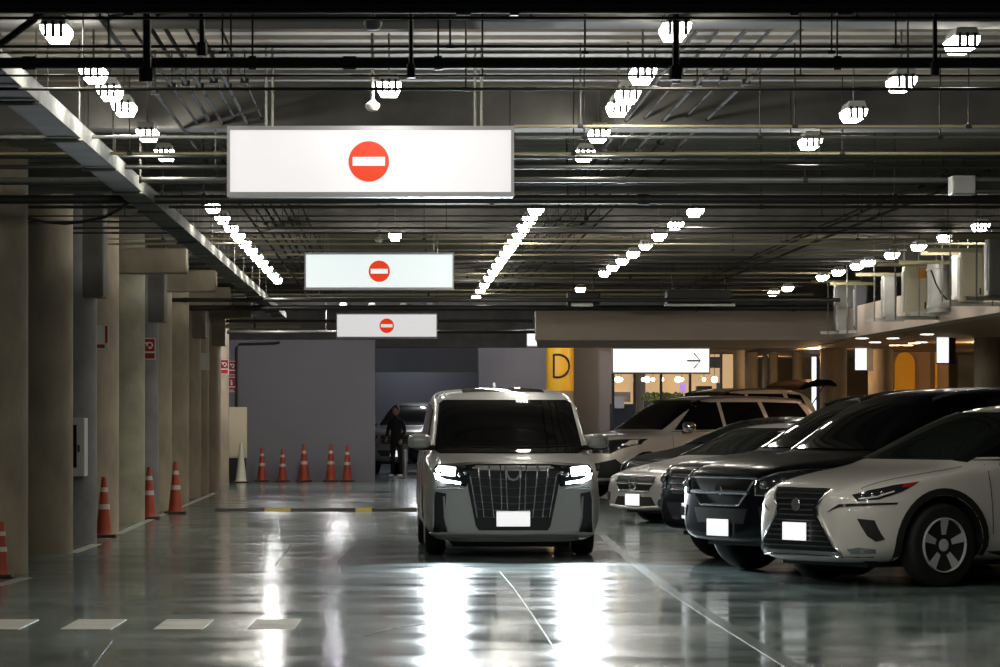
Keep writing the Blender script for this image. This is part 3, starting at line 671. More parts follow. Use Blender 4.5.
# ------------------------------------------------------------------ car kit
def car_body(stations, arches, paint, parent, R=.41, name='body'):
    bm = bmesh.new(); rings = []
    for (x, zb, zt, zs, wm, ws, wt) in stations:
        h = zs-zb; d = min(.10, max(.01, (zt-zs))*.35)
        half = [(0, zb), (.72*wm, zb), (.95*wm, zb+.06), (wm, zb+.30*h), (wm*.995, zb+.68*h), (ws+.35*(wm-ws), zs-.05), (ws, zs),
                (ws+.45*(wt-ws), zs+.45*(zt-d-zs)), (wt+.015, zt-d), (wt*.90, zt-d*.35), (wt*.5, zt-d*.05), (0, zt)]
        L = [bm.verts.new((x, -y, z)) for y, z in half]
        Rr = [L[0]]+[bm.verts.new((x, y, z)) for y, z in half[1:-1]]+[L[-1]]
        rings.append((L, Rr))
    nh = 12
    for (La, Ra), (Lb, Rb) in zip(rings, rings[1:]):
        for i in range(nh-1):
            bm.faces.new((La[i], La[i+1], Lb[i+1], Lb[i])); bm.faces.new((Ra[i+1], Ra[i], Rb[i], Rb[i+1]))
    for k, (L, Rr) in enumerate((rings[0], rings[-1])):
        for i in range(nh-1):
            vs = []
            for v in (L[i], L[i+1], Rr[i+1], Rr[i]):
                if v not in vs: vs.append(v)
            bm.faces.new(vs if k == 0 else vs[::-1])
    bmesh.ops.recalc_face_normals(bm, faces=bm.faces)
    me = bpy.data.meshes.new('cage'); bm.to_mesh(me); bm.free()
    o = bpy.data.objects.new('cage', me); COL.objects.link(o)
    sub = o.modifiers.new('s', 'SUBSURF'); sub.levels = 2; sub.render_levels = 2
    cut = []
    for (ax, az) in arches:
        for s in (-1, 1):
            b2 = bmesh.new(); lathe(b2, [(R, s*.56), (R, s*1.2)], 36, (ax, 0, az), 'Y')
            bmesh.ops.recalc_face_normals(b2, faces=b2.faces)
            m2 = bpy.data.meshes.new('cut'); b2.to_mesh(m2); b2.free(); c = bpy.data.objects.new('cut', m2); COL.objects.link(c); cut.append(c)
            bo = o.modifiers.new('b', 'BOOLEAN'); bo.operation = 'DIFFERENCE'; bo.solver = 'EXACT'; bo.object = c
    dg = bpy.context.evaluated_depsgraph_get(); dg.update()
    ev = o.evaluated_get(dg); m3 = bpy.data.meshes.new_from_object(ev)
    for c in cut+[o]: bpy.data.objects.remove(c)
    m3.materials.clear(); m3.materials.append(M[paint]); m3.materials.append(M['well'])
    for p in m3.polygons:
        p.use_smooth = True; c = p.center; p.material_index = 0
        for (ax, az) in arches:
            d = math.hypot(c.x-ax, c.z-az)
            if d < R+.004 and abs(c.y) > .555: p.material_index = 1
    m3.set_sharp_from_angle(angle=math.radians(40))
    bo = bpy.data.objects.new(name, m3); COL.objects.link(bo); bo.parent = parent
    bt = BVHTree.FromPolygons([v.co[:] for v in m3.vertices], [p.vertices[:] for p in m3.polygons])
    return bo, bt
RAY = {'F': (lambda a, b: (Vector((-3, a, b)), Vector((1, 0, 0)))), 'B': (lambda a, b: (Vector((9, a, b)), Vector((-1, 0, 0)))),
       'L': (lambda a, b: (Vector((a, -3, b)), Vector((0, 1, 0)))), 'R': (lambda a, b: (Vector((a, 3, b)), Vector((0, -1, 0)))),
       'T': (lambda a, b: (Vector((a, b, 4)), Vector((0, 0, -1))))}
def hit(bt, ax, a, b, guess=None):
    o, d = RAY[ax](a, b); h = bt.ray_cast(o, d, 12)
    if h[0] is not None: return h[0], h[1]
    q = o+d*(guess if guess is not None else 3.2); h = bt.find_nearest(q)
    return h[0], h[1]
def patch(name, bt, ax, poly, m, parent, off=.008, grid=.08, smooth=True, rim=.004):
    bm = bmesh.new(); vs = [bm.verts.new((a, b, 0)) for a, b in poly]; f = bm.faces.new(vs)
    xs = [a for a, b in poly]; ys = [b for a, b in poly]
    for lo, hi, no in ((min(xs), max(xs), (1, 0, 0)), (min(ys), max(ys), (0, 1, 0))):
        k = max(1, int((hi-lo)/grid))
        for i in range(1, k):
            c = lo+(hi-lo)*i/k; co = (c, 0, 0) if no[0] else (0, c, 0)
            bmesh.ops.bisect_plane(bm, geom=bm.verts[:]+bm.edges[:]+bm.faces[:], plane_co=co, plane_no=no)
    bmesh.ops.triangulate(bm, faces=bm.faces[:])
    g = None; inner = {}
    for v in bm.verts:
        a, b = v.co.x, v.co.y
        p, nn = hit(bt, ax, a, b, g)
        o, d = RAY[ax](a, b); g = (p-o).dot(d)
        if nn.dot(d) > 0: nn = -nn
        inner[v] = (p.copy(), nn.copy())
    for v, (p, nn) in inner.items(): v.co = p+nn*off
    be = [e for e in bm.edges if e.is_boundary]; low = {}
    for e in be:
        for v in e.verts:
            if v not in low: low[v] = bm.verts.new(inner[v][0]-inner[v][1]*rim)
    for e in be:
        a, b = e.verts; bm.faces.new((a, b, low[b], low[a]))
    bmesh.ops.recalc_face_normals(bm, faces=bm.faces)
    return obj(name, bm, m, parent, smooth, 30)
def line(name, bt, ax, pts, r, m, parent, off=0, closed=False, step=.06, seg=6):
    P = []
    q = list(pts)+([pts[0]] if closed else [])
    for (a, b), (c, d) in zip(q, q[1:]):
        k = max(1, int(math.hypot(c-a, d-b)/step))
        for i in range(k): P.append((a+(c-a)*i/k, b+(d-b)*i/k))
    P.append(q[-1]); out = []; g = None
    for a, b in P:
        p, nn = hit(bt, ax, a, b, g); o, d = RAY[ax](a, b); g = (p-o).dot(d)
        if nn.dot(d) > 0: nn = -nn
        out.append(p+nn*off)
    bm = bmesh.new(); tube(bm, out, r, seg); return obj(name, bm, m, parent, True)
def mir(poly): return [(-a, b) for a, b in poly]
def wheel(parent, x, y, r, side, spokes=5, wd=.22, rim_m='rim', tw=1.0):
    t = empty('wheel', (x, y, r), 0, parent)
    R2 = r*.64; h = wd/2
    bm = bmesh.new(); lathe(bm, [(R2, -h*.8), (r*.86, -h), (r*.96, -h*.9), (r, -h*.6), (r, h*.6), (r*.96, h*.9), (r*.86, h), (R2, h*.8)], 40, (0, 0, 0), 'Y'); obj('tyre', bm, 'tyre', t, True, 60)
    s = side
    bm = bmesh.new(); lathe(bm, [(R2*.97, s*h*.3), (R2*.5, s*h*.25), (.02, s*h*.3)][::1], 32, (0, 0, 0), 'Y'); obj('hub_disc', bm, 'rimdark', t, True)
    bm = bmesh.new()
    rp = [(R2*1.02, s*h*.82), (R2*1.02, s*(h+.005)), (R2*.98, s*(h+.006)), (R2*.965, s*h*.5)]
    rings = []
    for rr_, hh in rp: rings.append([bm.verts.new((math.cos(k*2*PI/40)*rr_, hh, math.sin(k*2*PI/40)*rr_)) for k in range(40)])
    for a, b in zip(rings, rings[1:]):
        for k in range(40): bm.faces.new((a[k], a[(k+1) % 40], b[(k+1) % 40], b[k]))
    for k in range(spokes):
        a = 2*PI*k/spokes+PI/2*0+.3
        for da in (0,):
            c, sn = math.cos(a), math.sin(a); ca, sa = math.cos(a+da*2.2), math.sin(a+da*2.2)
            pts = [(c*.05, sn*.05), (ca*R2*.97, sa*R2*.97)]
            d = Vector((pts[1][0]-pts[0][0], pts[1][1]-pts[0][1])).normalized(); nn = Vector((-d.y, d.x))
            w0, w1 = .016*tw, .034*tw
            q = [Vector(pts[0])+nn*w0, Vector(pts[0])-nn*w0, Vector(pts[1])-nn*w1, Vector(pts[1])+nn*w1]
            A = [bm.verts.new((p.x, s*h*.55, p.y)) for p in q]; B = [bm.verts.new((p.x, s*h*(.75 if i < 2 else .97), p.y)) for i, p in enumerate(q)]
            bm.faces.new(B)
            for i in range(4): bm.faces.new((A[i], A[(i+1) % 4], B[(i+1) % 4], B[i]))
    lathe(bm, [(.06, s*h*.5), (.055, s*h*.8), (.02, s*h*.83)], 16, (0, 0, 0), 'Y')
    obj('rim', bm, rim_m, t, False)
    return t
def mirror(parent, x, y, z, paint, s, w=.24, hgt=.17, lower='trim_black', fold=True):
    if fold and s > 0: w *= .45; x += .1; hgt *= .9; z -= .06
    bm = bmesh.new(); bmesh.ops.create_uvsphere(bm, u_segments=20, v_segments=12, radius=1)
    for v in bm.verts:
        c = v.co; c.x = math.copysign(abs(c.x)**.8, c.x)*.09+(.02 if c.x > 0 else 0); c.y = math.copysign(abs(c.y)**.7, c.y)*w/2; c.z = math.copysign(abs(c.z)**.7, c.z)*hgt/2
    t = obj('door_mirror', bm, paint, parent, True); t.location = (x, y+s*w/2, z)
    bm = bmesh.new(); tube(bm, [(0, -s*w/2-s*.04, -hgt*.45), (.0, 0, -hgt*.38), (0, s*w*.3, -hgt*.40)], [.03, .035, .025], 8); obj('mirror_foot', bm, lower, t, True)
    return t
def plate(bt, parent, zc, hw=.17, hh=.078, yc=0, x=None):
    p, nn = hit(bt, 'F', yc, zc); xx = (p.x if x is None else x)-.03
    o = obj('number_plate', box(xx-.008, xx+.004, yc-hw, yc+hw, zc-hh, zc+hh, bev=.003), 'plate', parent)
    obj('plate_holder', box(xx+.004, xx+.06, yc-hw*.95, yc+hw*.95, zc-hh*.95, zc+hh*.95), 'plastic', o)
def side_glass(bt, t, polys, gm='glass', trim=None, sides=('L', 'R')):
    for sd in sides:
        for pl in polys:
            patch('side_window', bt, sd, pl, gm, t, .007, .10)
        if trim: line('window_trim', bt, sd, trim, .009, 'chrome', t, .006)
def seams(bt, t, lines, sides=('L', 'R')):
    for sd in sides:
        for pts in lines: line('door_seam', bt, sd, pts, .0045, 'well', t, -.001)
def wheels(t, xs, r, track, spokes=5, rim='rim', wd=.22, tw=1.0):
    for x in xs:
        for s in (-1, 1): wheel(t, x, s*track, r, s, spokes, wd, rim, tw)
def handle(bt, t, pts, m, sides=('L', 'R')):
    for sd in sides:
        for (a, b) in pts: line('door_handle', bt, sd, [(a-.09, b), (a+.09, b)], .014, m, t, .02)
def ring(cx, cz, r0, r1, a0, a1, n=20):
    return [(cx+r1*math.cos(a0+(a1-a0)*k/n), cz+r1*math.sin(a0+(a1-a0)*k/n)) for k in range(n+1)]+[(cx+r0*math.cos(a1+(a0-a1)*k/n), cz+r0*math.sin(a1+(a0-a1)*k/n)) for k in range(n+1)]
# ------------------------------------------------------------------ the van
def build_van():
    t = empty('van', VAN, PI/2+VAN_YAW); tag(t, 'silver van with lit headlights driving toward the camera', 'van')
    st = [(0.0, .24, .91, .85, .80, .76, .62), (.03, .19, .96, .90, .875, .84, .72), (.14, .17, .99, .93, .92, .87, .76), (.45, .16, 1.035, .98, .93, .89, .78),
          (.82, .16, 1.075, 1.02, .93, .90, .78), (.98, .16, 1.16, 1.03, .93, .905, .82), (1.45, .16, 1.50, 1.04, .93, .905, .79), (1.80, .16, 1.69, 1.05, .93, .905, .775),
          (2.15, .16, 1.765, 1.05, .93, .905, .77), (3.0, .16, 1.805, 1.05, .93, .905, .77), (4.2, .16, 1.79, 1.05, .92, .895, .76), (4.75, .18, 1.72, 1.04, .90, .87, .73), (4.93, .26, 1.50, 1.0, .85, .82, .70), (4.95, .35, 1.3, .9, .8, .78, .66)]
    r = .345
    bo, bt = car_body(st, [(.98, r), (3.98, r)], 'van_paint', t, .40)
    # windscreen
    ws = [(-.79, 1.11), (-.715, 1.61), (-.67, 1.645), (.67, 1.645), (.715, 1.61), (.79, 1.11), (.74, 1.08), (-.74, 1.08)]
    o = patch('windscreen', bt, 'F', ws, 'glass', t, .012, .05)
    for s in (-1, 1):
        line('wiper', bt, 'F', [(s*.05+.0, 1.13), (s*.62, 1.15)], .008, 'plastic', t, .015)
    patch('sunroof', bt, 'T', [(2.15, -.45), (2.9, -.45), (2.9, .45), (2.15, .45)], 'glass', t, .005, .15)
    bm = bmesh.new(); prism(bm, [(0, 0), (.16, 0), (.14, .05), (.12, .075)], -.015, .015); fin = obj('roof_antenna', bm, 'van_paint', t); fin.location = (4.3, 0, 1.79)
    # grille: black shell, chrome vertical blades and thin bars
    gp = [(-.50, .945), (-.42, .965), (-.39, .985), (.39, .985), (.42, .965), (.50, .945), (.47, .72), (.39, .33), (.36, .285), (-.36, .285), (-.39, .33), (-.47, .72)]
    g = patch('grille', bt, 'F', gp, 'trim_black', t, .012, .07)
    for y0, y1, z0, z1 in [(.06+.02, .06, .94, .50), (.135, .12, .95, .48), (.255, .205, .94, .42), (.365, .305, .925, .42), (.45, .375, .86, .42)]:
        for s in (-1, 1):
            line('grille_blade', bt, 'F', [(s*y0, z0), (s*y1, z1)], .011, 'dark_chrome', g, .022)
    for z, wdt, dz in ((.84, .44, .03), (.755, .45, .03), (.665, .42, .03), (.59, .40, .03), (.51, .37, .025), (.43, .35, .02)):
        line('grille_bar', bt, 'F', [(-wdt, z), (0, z-dz), (wdt, z)], .006, 'dark_chrome', g, .018)
    line('badge', bt, 'F', [(-.075, .93), (-.07, .87), (-.04, .825), (0, .81), (.04, .825), (.07, .87), (.075, .93)], .013, 'bright_trim', g, .030, step=.02)
    patch('hood_trim', bt, 'F', [(-.80, .958), (-.40, .985), (.40, .985), (.80, .958), (.78, .945), (.5, .95), (.38, .965), (-.38, .965), (-.5, .95), (-.78, .945)], 'trim_black', t, .016, .08)
    for s in (-1, 1):
        f = (lambda p: p) if s == 1 else mir
        h = patch('headlight', bt, 'F', f([(.46, .93), (.80, .955), (.83, .90), (.82, .82), (.66, .765), (.49, .74), (.45, .84)]), 'lens_dark', t, .012, .06)
        patch('light_bar', bt, 'F', f([(.60, .93), (.77, .945), (.805, .91), (.79, .865), (.61, .85)]), 'headlight_on', h, .018, .05)
        patch('running_light', bt, 'F', f([(.82, .88), (.805, .82), (.72, .785), (.55, .765), (.55, .79), (.70, .815), (.785, .85)]), 'headlight_on', h, .018, .05)
        for k in range(2):
            p, nn = hit(bt, 'F', s*(.50+.06*k), .885-.02*k); bm = bmesh.new(); bmesh.ops.create_uvsphere(bm, u_segments=14, v_segments=8, radius=.026, matrix=Matrix.Translation(p)); obj('projector', bm, 'chrome', h, True)
        v = patch('side_vent', bt, 'F', f([(.70, .67), (.81, .69), (.825, .60), (.825, .27), (.68, .27), (.715, .42)]), 'trim_black', t, .014, .04)
        line('vent_trim', bt, 'F', f([(.50, .71), (.60, .725), (.81, .71), (.83, .60), (.83, .25)]), .012, 'bright_trim', v, .01)
        line('vent_edge', bt, 'F', f([(.725, .64), (.715, .42), (.68, .265), (.82, .26)]), .010, 'bright_trim', v, .014)
        line('bumper_crease', bt, 'F', f([(.50, .72), (.62, .74), (.80, .735)]), .006, 'dark_chrome', v, .004)
        mirror(t, .98, s*.83, 1.21, 'van_paint', s, .25, .16, fold=False)
        patch('lower_lip', bt, 'F', f([(.0, .235), (.60, .245), (.86, .265), (.87, .215), (.6, .185), (0, .18)]), 'van_paint', t, .02, .08)
    line('lip_trim', bt, 'F', [(-.84, .262), (-.5, .25), (0, .245), (.5, .25), (.84, .262)], .013, 'bright_trim', t, .02)
    plate(bt, t, .405, .175, .078)
    obj('underbody', box(.35, 4.6, -.62, .62, .10, .20, bev=.02), 'plastic', t)
    side_glass(bt, t, [[(1.28, 1.12), (1.78, 1.54), (2.15, 1.60), (2.15, 1.12)], [(2.2, 1.12), (2.2, 1.60), (3.35, 1.62), (3.35, 1.12)], [(3.4, 1.12), (3.4, 1.62), (4.55, 1.58), (4.65, 1.14)]], trim=[(1.2, 1.09), (4.7, 1.10)])
    patch('rear_window', bt, 'B', [(-.65, 1.15), (.65, 1.15), (.58, 1.58), (-.58, 1.58)], 'glass', t)
    seams(bt, t, [[(1.3, .25), (1.3, 1.08)], [(2.18, .25), (2.18, 1.08)], [(3.4, .45), (3.4, 1.08)]]); handle(bt, t, [(2.0, .95), (2.45, .95)], 'chrome')
    for s in (-1, 1): patch('tail_lamp', bt, 'B', [(s*.55, .95), (s*.8, .95), (s*.78, 1.4), (s*.7, 1.4)], 'redlens', t)
    wheels(t, (.98, 3.98), r, .79, 10)
build_van()

# ------------------------------------------------------------------ the white crossover
PHI = math.radians(31)
def pos(px, Y): return (PX(px, Y), Y, 0)
def crossover(px, Y, phi, label):
    t = empty('car', pos(px, Y), phi); tag(t, label, 'car', 'parked cars on the right')
    st = [(0.0, .27, .72, .64, .50, .46, .36), (.03, .22, .82, .75, .57, .52, .42), (.16, .20, .90, .82, .72, .66, .52), (.42, .20, .955, .89, .885, .80, .62), (.80, .20, 1.01, .965, .92, .85, .66),
          (1.15, .20, 1.06, 1.01, .92, .865, .68), (1.3, .20, 1.14, 1.03, .92, .865, .70), (1.75, .20, 1.38, 1.05, .92, .865, .64), (2.15, .20, 1.545, 1.06, .92, .865, .60), (2.6, .20, 1.605, 1.07, .92, .865, .59), (3.3, .20, 1.60, 1.09, .92, .865, .58),
          (3.9, .22, 1.53, 1.12, .92, .85, .56), (4.25, .25, 1.36, 1.12, .90, .82, .58), (4.5, .30, 1.12, 1.05, .86, .76, .62), (4.62, .38, .9, .85, .74, .68, .6)]
    r = .364
    bo, bt = car_body(st, [(.91, r), (3.61, r)], 'white_paint', t, .43)
    patch('windscreen', bt, 'F', [(-.75, 1.075), (-.60, 1.47), (-.52, 1.505), (.52, 1.505), (.60, 1.47), (.75, 1.075), (.6, 1.095), (-.6, 1.095)], 'glass_green', t, .012, .05)
    side_glass(bt, t, [[(1.42, 1.12), (2.05, 1.46), (2.6, 1.53), (2.62, 1.13)], [(2.68, 1.13), (2.67, 1.53), (3.3, 1.50), (3.62, 1.42), (3.62, 1.16)], [(3.68, 1.17), (3.68, 1.40), (4.0, 1.26)]], trim=[(1.35, 1.09), (2.6, 1.10), (3.7, 1.14)])
    patch('rear_window', bt, 'B', [(-.6, 1.15), (.6, 1.15), (.5, 1.42), (-.5, 1.42)], 'glass', t)
    # spindle grille
    gp = [(-.37, .83), (.37, .83), (.28, .68), (.30, .62), (.54, .31), (-.54, .31), (-.30, .62), (-.28, .68)]
    g = patch('grille', bt, 'F', gp, 'trim_black', t, .006, .06)
    def gw(z):
        return .25+(z-.68)*.8 if z > .68 else (.25+(.68-z)*.35 if z > .62 else .27+(.62-z)*.87)
    for k in range(11):
        z = .80-k*.045; line('grille_bar', bt, 'F', [(-gw(z)+.02, z), (gw(z)-.02, z)], .0075, 'grille_bar', g, .014)
    line('grille_frame', bt, 'F', [(.38, .84), (.285, .685), (.305, .615), (.55, .31), (.55, .27), (-.55, .27), (-.55, .31), (-.305, .615), (-.285, .685), (-.38, .84)], .013, 'chrome', g, .008, True)
    patch('lower_trim', bt, 'F', [(-.54, .31), (.54, .31), (.55, .27), (-.55, .27)], 'dark_chrome', g, .012, .08)
    p, nn = hit(bt, 'F', 0, .71); bm = bmesh.new(); lathe(bm, [(.055, -.008), (.06, 0), (.055, .008)], 24, (p.x-.015, 0, .71), 'X'); obj('badge', bm, 'dark_chrome', g, True)
    for s in (-1, 1):
        f = (lambda p: p) if s == 1 else mir; sd = 'R' if s == 1 else 'L'
        h = patch('headlight', bt, sd, [(.13, .80), (.15, .75), (.30, .765), (.50, .83), (.68, .915), (.45, .885), (.25, .84)], 'lens_dark', t, .006, .05)
        patch('turn_lens', bt, sd, [(.50, .868), (.56, .865), (.66, .91), (.54, .893)], 'redlens', h, .010, .05)
        line('led_strip', bt, sd, [(.16, .765), (.29, .785), (.36, .81), (.43, .83)], .008, 'drl', h, .012)
        for k in range(3):
            p, nn = hit(bt, sd, .19+.07*k, .79+.015*k); bm = bmesh.new(); bmesh.ops.create_uvsphere(bm, u_segments=12, v_segments=8, radius=.02, matrix=Matrix.Translation(p)); obj('projector', bm, 'chrome', h, True)
        patch('light_slit', bt, 'F', f([(.42, .65), (.54, .695), (.84, .72), (.84, .737), (.54, .722)]), 'lens_dark', t, .006, .05)
        patch('side_vent', bt, 'F', f([(.67, .60), (.765, .585), (.81, .42), (.77, .40), (.73, .45)]), 'plastic', t, .005, .05)
        patch('fog_lamp', bt, 'F', f([(.60, .335), (.68, .35), (.76, .335), (.75, .30), (.62, .295)]), 'lens', t, .006, .05)
        for ax in (.91, 3.61):
            patch('arch_moulding', bt, sd, ring(ax, r, .433, .492, -.35, PI+.35, 24), 'plastic', t, .012, .2)
        patch('sill_trim', bt, sd, [(1.42, .20), (3.14, .20), (3.14, .30), (1.42, .30)], 'plastic', t, .01, .2)
        mirror(t, 1.60, s*.89, 1.13, 'white_paint', s, .23, .16)
        patch('tail_lamp', bt, 'B', [(s*.4, .98), (s*.78, .96), (s*.76, 1.06), (s*.4, 1.06)], 'redlens', t)
    line('hood_seam', bt, 'T', [(.22, -.62), (.7, -.72), (1.2, -.78)], .004, 'well', t); line('hood_seam', bt, 'T', [(.22, .62), (.7, .72), (1.2, .78)], .004, 'well', t)
    seams(bt, t, [[(1.45, .45), (1.42, 1.06)], [(2.65, .32), (2.68, 1.10)], [(3.3, .75), (3.55, 1.10)]]); handle(bt, t, [(2.4, .95), (3.35, .98)], 'white_paint')
    patch('under_panel', bt, 'F', [(-.72, .27), (.72, .27), (.62, .21), (-.62, .21)], 'plastic', t, .006, .08)
    obj('underbody', box(.3, 4.3, -.6, .6, .17, .26), 'plastic', t)
    plate(bt, t, .475, .165, .078)
    wheels(t, (.91, 3.61), r, .80, 5, 'rim', .225, 1.2)
crossover(797, 31.5, PHI, 'white crossover with spindle grille parked nearest the camera')

# ------------------------------------------------------------------ tall suv family
def suv(px, Y, phi, label, paint, L=4.75, H=1.76, hood=1.08, style='a', k_w=1.0, roof_end=None):
    t = empty('car', pos(px, Y), phi); tag(t, label, 'car', 'parked cars on the right')
    W = .925*k_w; zh = hood; e = L-4.75
    st = [(0.0, .36, zh-.22, zh-.30, W*.58, W*.54, W*.44), (.05, .31, zh-.10, zh-.17, W*.72, W*.66, W*.54), (.22, .30, zh-.02, zh-.09, W*.90, W*.82, W*.66), (.55, .32, zh+.02, zh-.04, W, W*.92, W*.74), (.95, .32, zh+.05, zh+.0, W, W*.94, W*.75),
          (1.25, .32, zh+.08, zh+.02, W, W*.94, W*.76), (1.4, .32, zh+.16, zh+.03, W, W*.94, W*.77), (1.85, .32, H-.20, zh+.04, W, W*.94, W*.70), (2.2, .32, H-.045, zh+.05, W, W*.94, W*.66), (2.7, .32, H, zh+.05, W, W*.94, W*.65),
          (3.5, .32, H+.005, zh+.06, W, W*.94, W*.65), (4.2+e, .34, H-.03, zh+.07, W*.99, W*.93, W*.64), (4.5+e, .38, H-.12, zh+.06, W*.96, W*.90, W*.64), (4.68+e, .42, zh+.22, zh+.0, W*.92, W*.86, W*.66), (4.75+e, .48, zh, zh-.1, W*.85, W*.8, W*.66)]
    r = .385; x1 = .93; x2 = 3.75+e*.7
    bo, bt = car_body(st, [(x1, r), (x2, r)], paint, t, .46)
    zb = zh+.10
    patch('windscreen', bt, 'F', [(-W*.79, zb), (-W*.66, H-.13), (-W*.58, H-.095), (W*.58, H-.095), (W*.66, H-.13), (W*.79, zb), (W*.6, zb+.01), (-W*.6, zb+.01)], 'glass', t, .012, .05)
    zt = H-.12
    side_glass(bt, t, [[(1.58, zb), (2.12, zt-.04), (2.62, zt), (2.62, zb)], [(2.70, zb), (2.70, zt), (3.52, zt), (3.62, zb+.02)], [(3.72, zb+.02), (3.62, zt), (4.2+e, zt-.02), (4.42+e, zb+.08)]], trim=[(1.5, zb-.03), (4.4+e, zb)])
    patch('rear_window', bt, 'B', [(-.6, zb+.02), (.6, zb+.02), (.52, zt-.05), (-.52, zt-.05)], 'glass', t)
    z0 = zh-.15
    if style == 'a':       # big chrome-edged trapezoid grille
        gp = [(-.50, z0), (.50, z0), (.42, z0-.13), (.30, z0-.25), (-.30, z0-.25), (-.42, z0-.13)]
        g = patch('grille', bt, 'F', gp, 'trim_black', t, .008, .06)
        line('grille_frame', bt, 'F', gp, .012, 'dark_chrome', g, .012, True); line('grille_bar', bt, 'F', [(-.44, z0-.13), (.44, z0-.13)], .02, 'dark_chrome', g, .018)
        lo = [(-.42, .62), (.42, .62), (.36, .48), (-.36, .48)]
    elif style == 'b':
        gp = [(-.42, z0), (.42, z0), (.38, z0-.20), (-.38, z0-.20)]
        g = patch('grille', bt, 'F', gp, 'trim_black', t, .008, .06)
        for k in range(3): line('grille_bar', bt, 'F', [(-.40, z0-.04-.06*k), (.40, z0-.04-.06*k)], .012, 'chrome', g, .014)
        lo = [(-.50, .60), (.50, .60), (.42, .46), (-.42, .46)]
    patch('lower_intake', bt, 'F', lo, 'plastic', t, .006, .06)
    p, nn = hit(bt, 'F', 0, z0-.11); bm = bmesh.new(); lathe(bm, [(.05, -.01), (.055, 0), (.05, .01)], 20, (p.x-.02, 0, z0-.11), 'X'); obj('badge', bm, 'chrome', g, True)
    for s in (-1, 1):
        f = (lambda p: p) if s == 1 else mir; sd = 'R' if s == 1 else 'L'
        h = patch('headlight', bt, 'F', f([(.52, z0-.15), (.50, z0-.02), (.68, z0+.05), (W*.955, z0+.10), (W*.97, z0-.0), (.80, z0-.16)]), 'lens_dark', t, .008, .05)
        line('chrome_edge', bt, 'F', f([(.53, z0-.15), (.51, z0-.02), (.68, z0+.05), (W*.95, z0+.09)]), .010, 'chrome', h, .01)
        line('chrome_edge', bt, 'F', f([(.53, z0-.15), (.80, z0-.15), (W*.96, z0-.01)]), .007, 'chrome', h, .01)
        for k in range(2):
            p, nn = hit(bt, 'F', s*(.60+.14*k), z0-.06+.03*k); bm = bmesh.new(); bmesh.ops.create_uvsphere(bm, u_segments=14, v_segments=8, radius=.042, matrix=Matrix.Translation(p)); obj('projector', bm, 'lens', h, True)
        patch('lower_cladding', bt, sd, [(.06, .33), (.46, .33), (.42, .62), (.30, .72), (.08, .66)], 'plastic', t, .006, .06)
        fl_ = patch('fog_lamp', bt, 'F', f([(.56, .64), (.74, .66), (.74, .52), (.60, .50)]), 'plastic', t, .006, .05)
        p, nn = hit(bt, 'F', s*.66, .58); bm = bmesh.new(); lathe(bm, [(.045, -.01), (.045, .01)], 20, (p.x-.01, s*.66, .58), 'X'); obj('fog_lens', bm, 'lens', fl_, True)
        for ax in (x1, x2): patch('arch_moulding', bt, sd, ring(ax, r, .466, .505, -.1, PI+.1, 24), paint, t, .014, .2)
        patch('sill_trim', bt, sd, [(1.45, .32), (3.2, .32), (3.2, .40), (1.45, .40)], 'dark_chrome', t, .02, .2)
        mirror(t, 1.72, s*.91, zb+.05, paint if style == 'a' else 'chrome', s, .25, .19)
        line('roof_rail', bt, 'T', [(2.1, s*W*.60), (4.3+e, s*W*.58)], .018, 'dark_chrome', t, .03)
        patch('tail_lamp', bt, 'B', [(s*.6, zh-.15), (s*.8, zh-.15), (s*.76, zh+.1), (s*.6, zh+.1)], 'redlens', t)
    seams(bt, t, [[(1.5, .45), (1.48, zb-.04)], [(2.66, .40), (2.68, zb-.04)], [(3.4, .8), (3.62, zb-.02)]]); handle(bt, t, [(2.42, zh-.02), (3.42, zh)], 'chrome')
    obj('underbody', box(.3, L-.4, -.6, .6, .26, .38), 'plastic', t)
    plate(bt, t, .44 if style == 'a' else .52, .165, .078)
    wheels(t, (x1, x2), r, .79, 6, 'rim', .24)
    return t
suv(720, 33.7, PHI, 'tall glossy black suv parked beside the white crossover', 'black_paint', H=1.76, hood=1.05)
suv(694, 36.4, PHI, 'black suv squeezed between the tall black suv and silver hatchback', 'black_paint', H=1.72, hood=1.04, style='b')
suv(574, 63, PHI, 'light silver suv with chrome mirror parked beyond the silver van', 'champ_paint', L=5.0, H=1.83, hood=1.12, style='b')

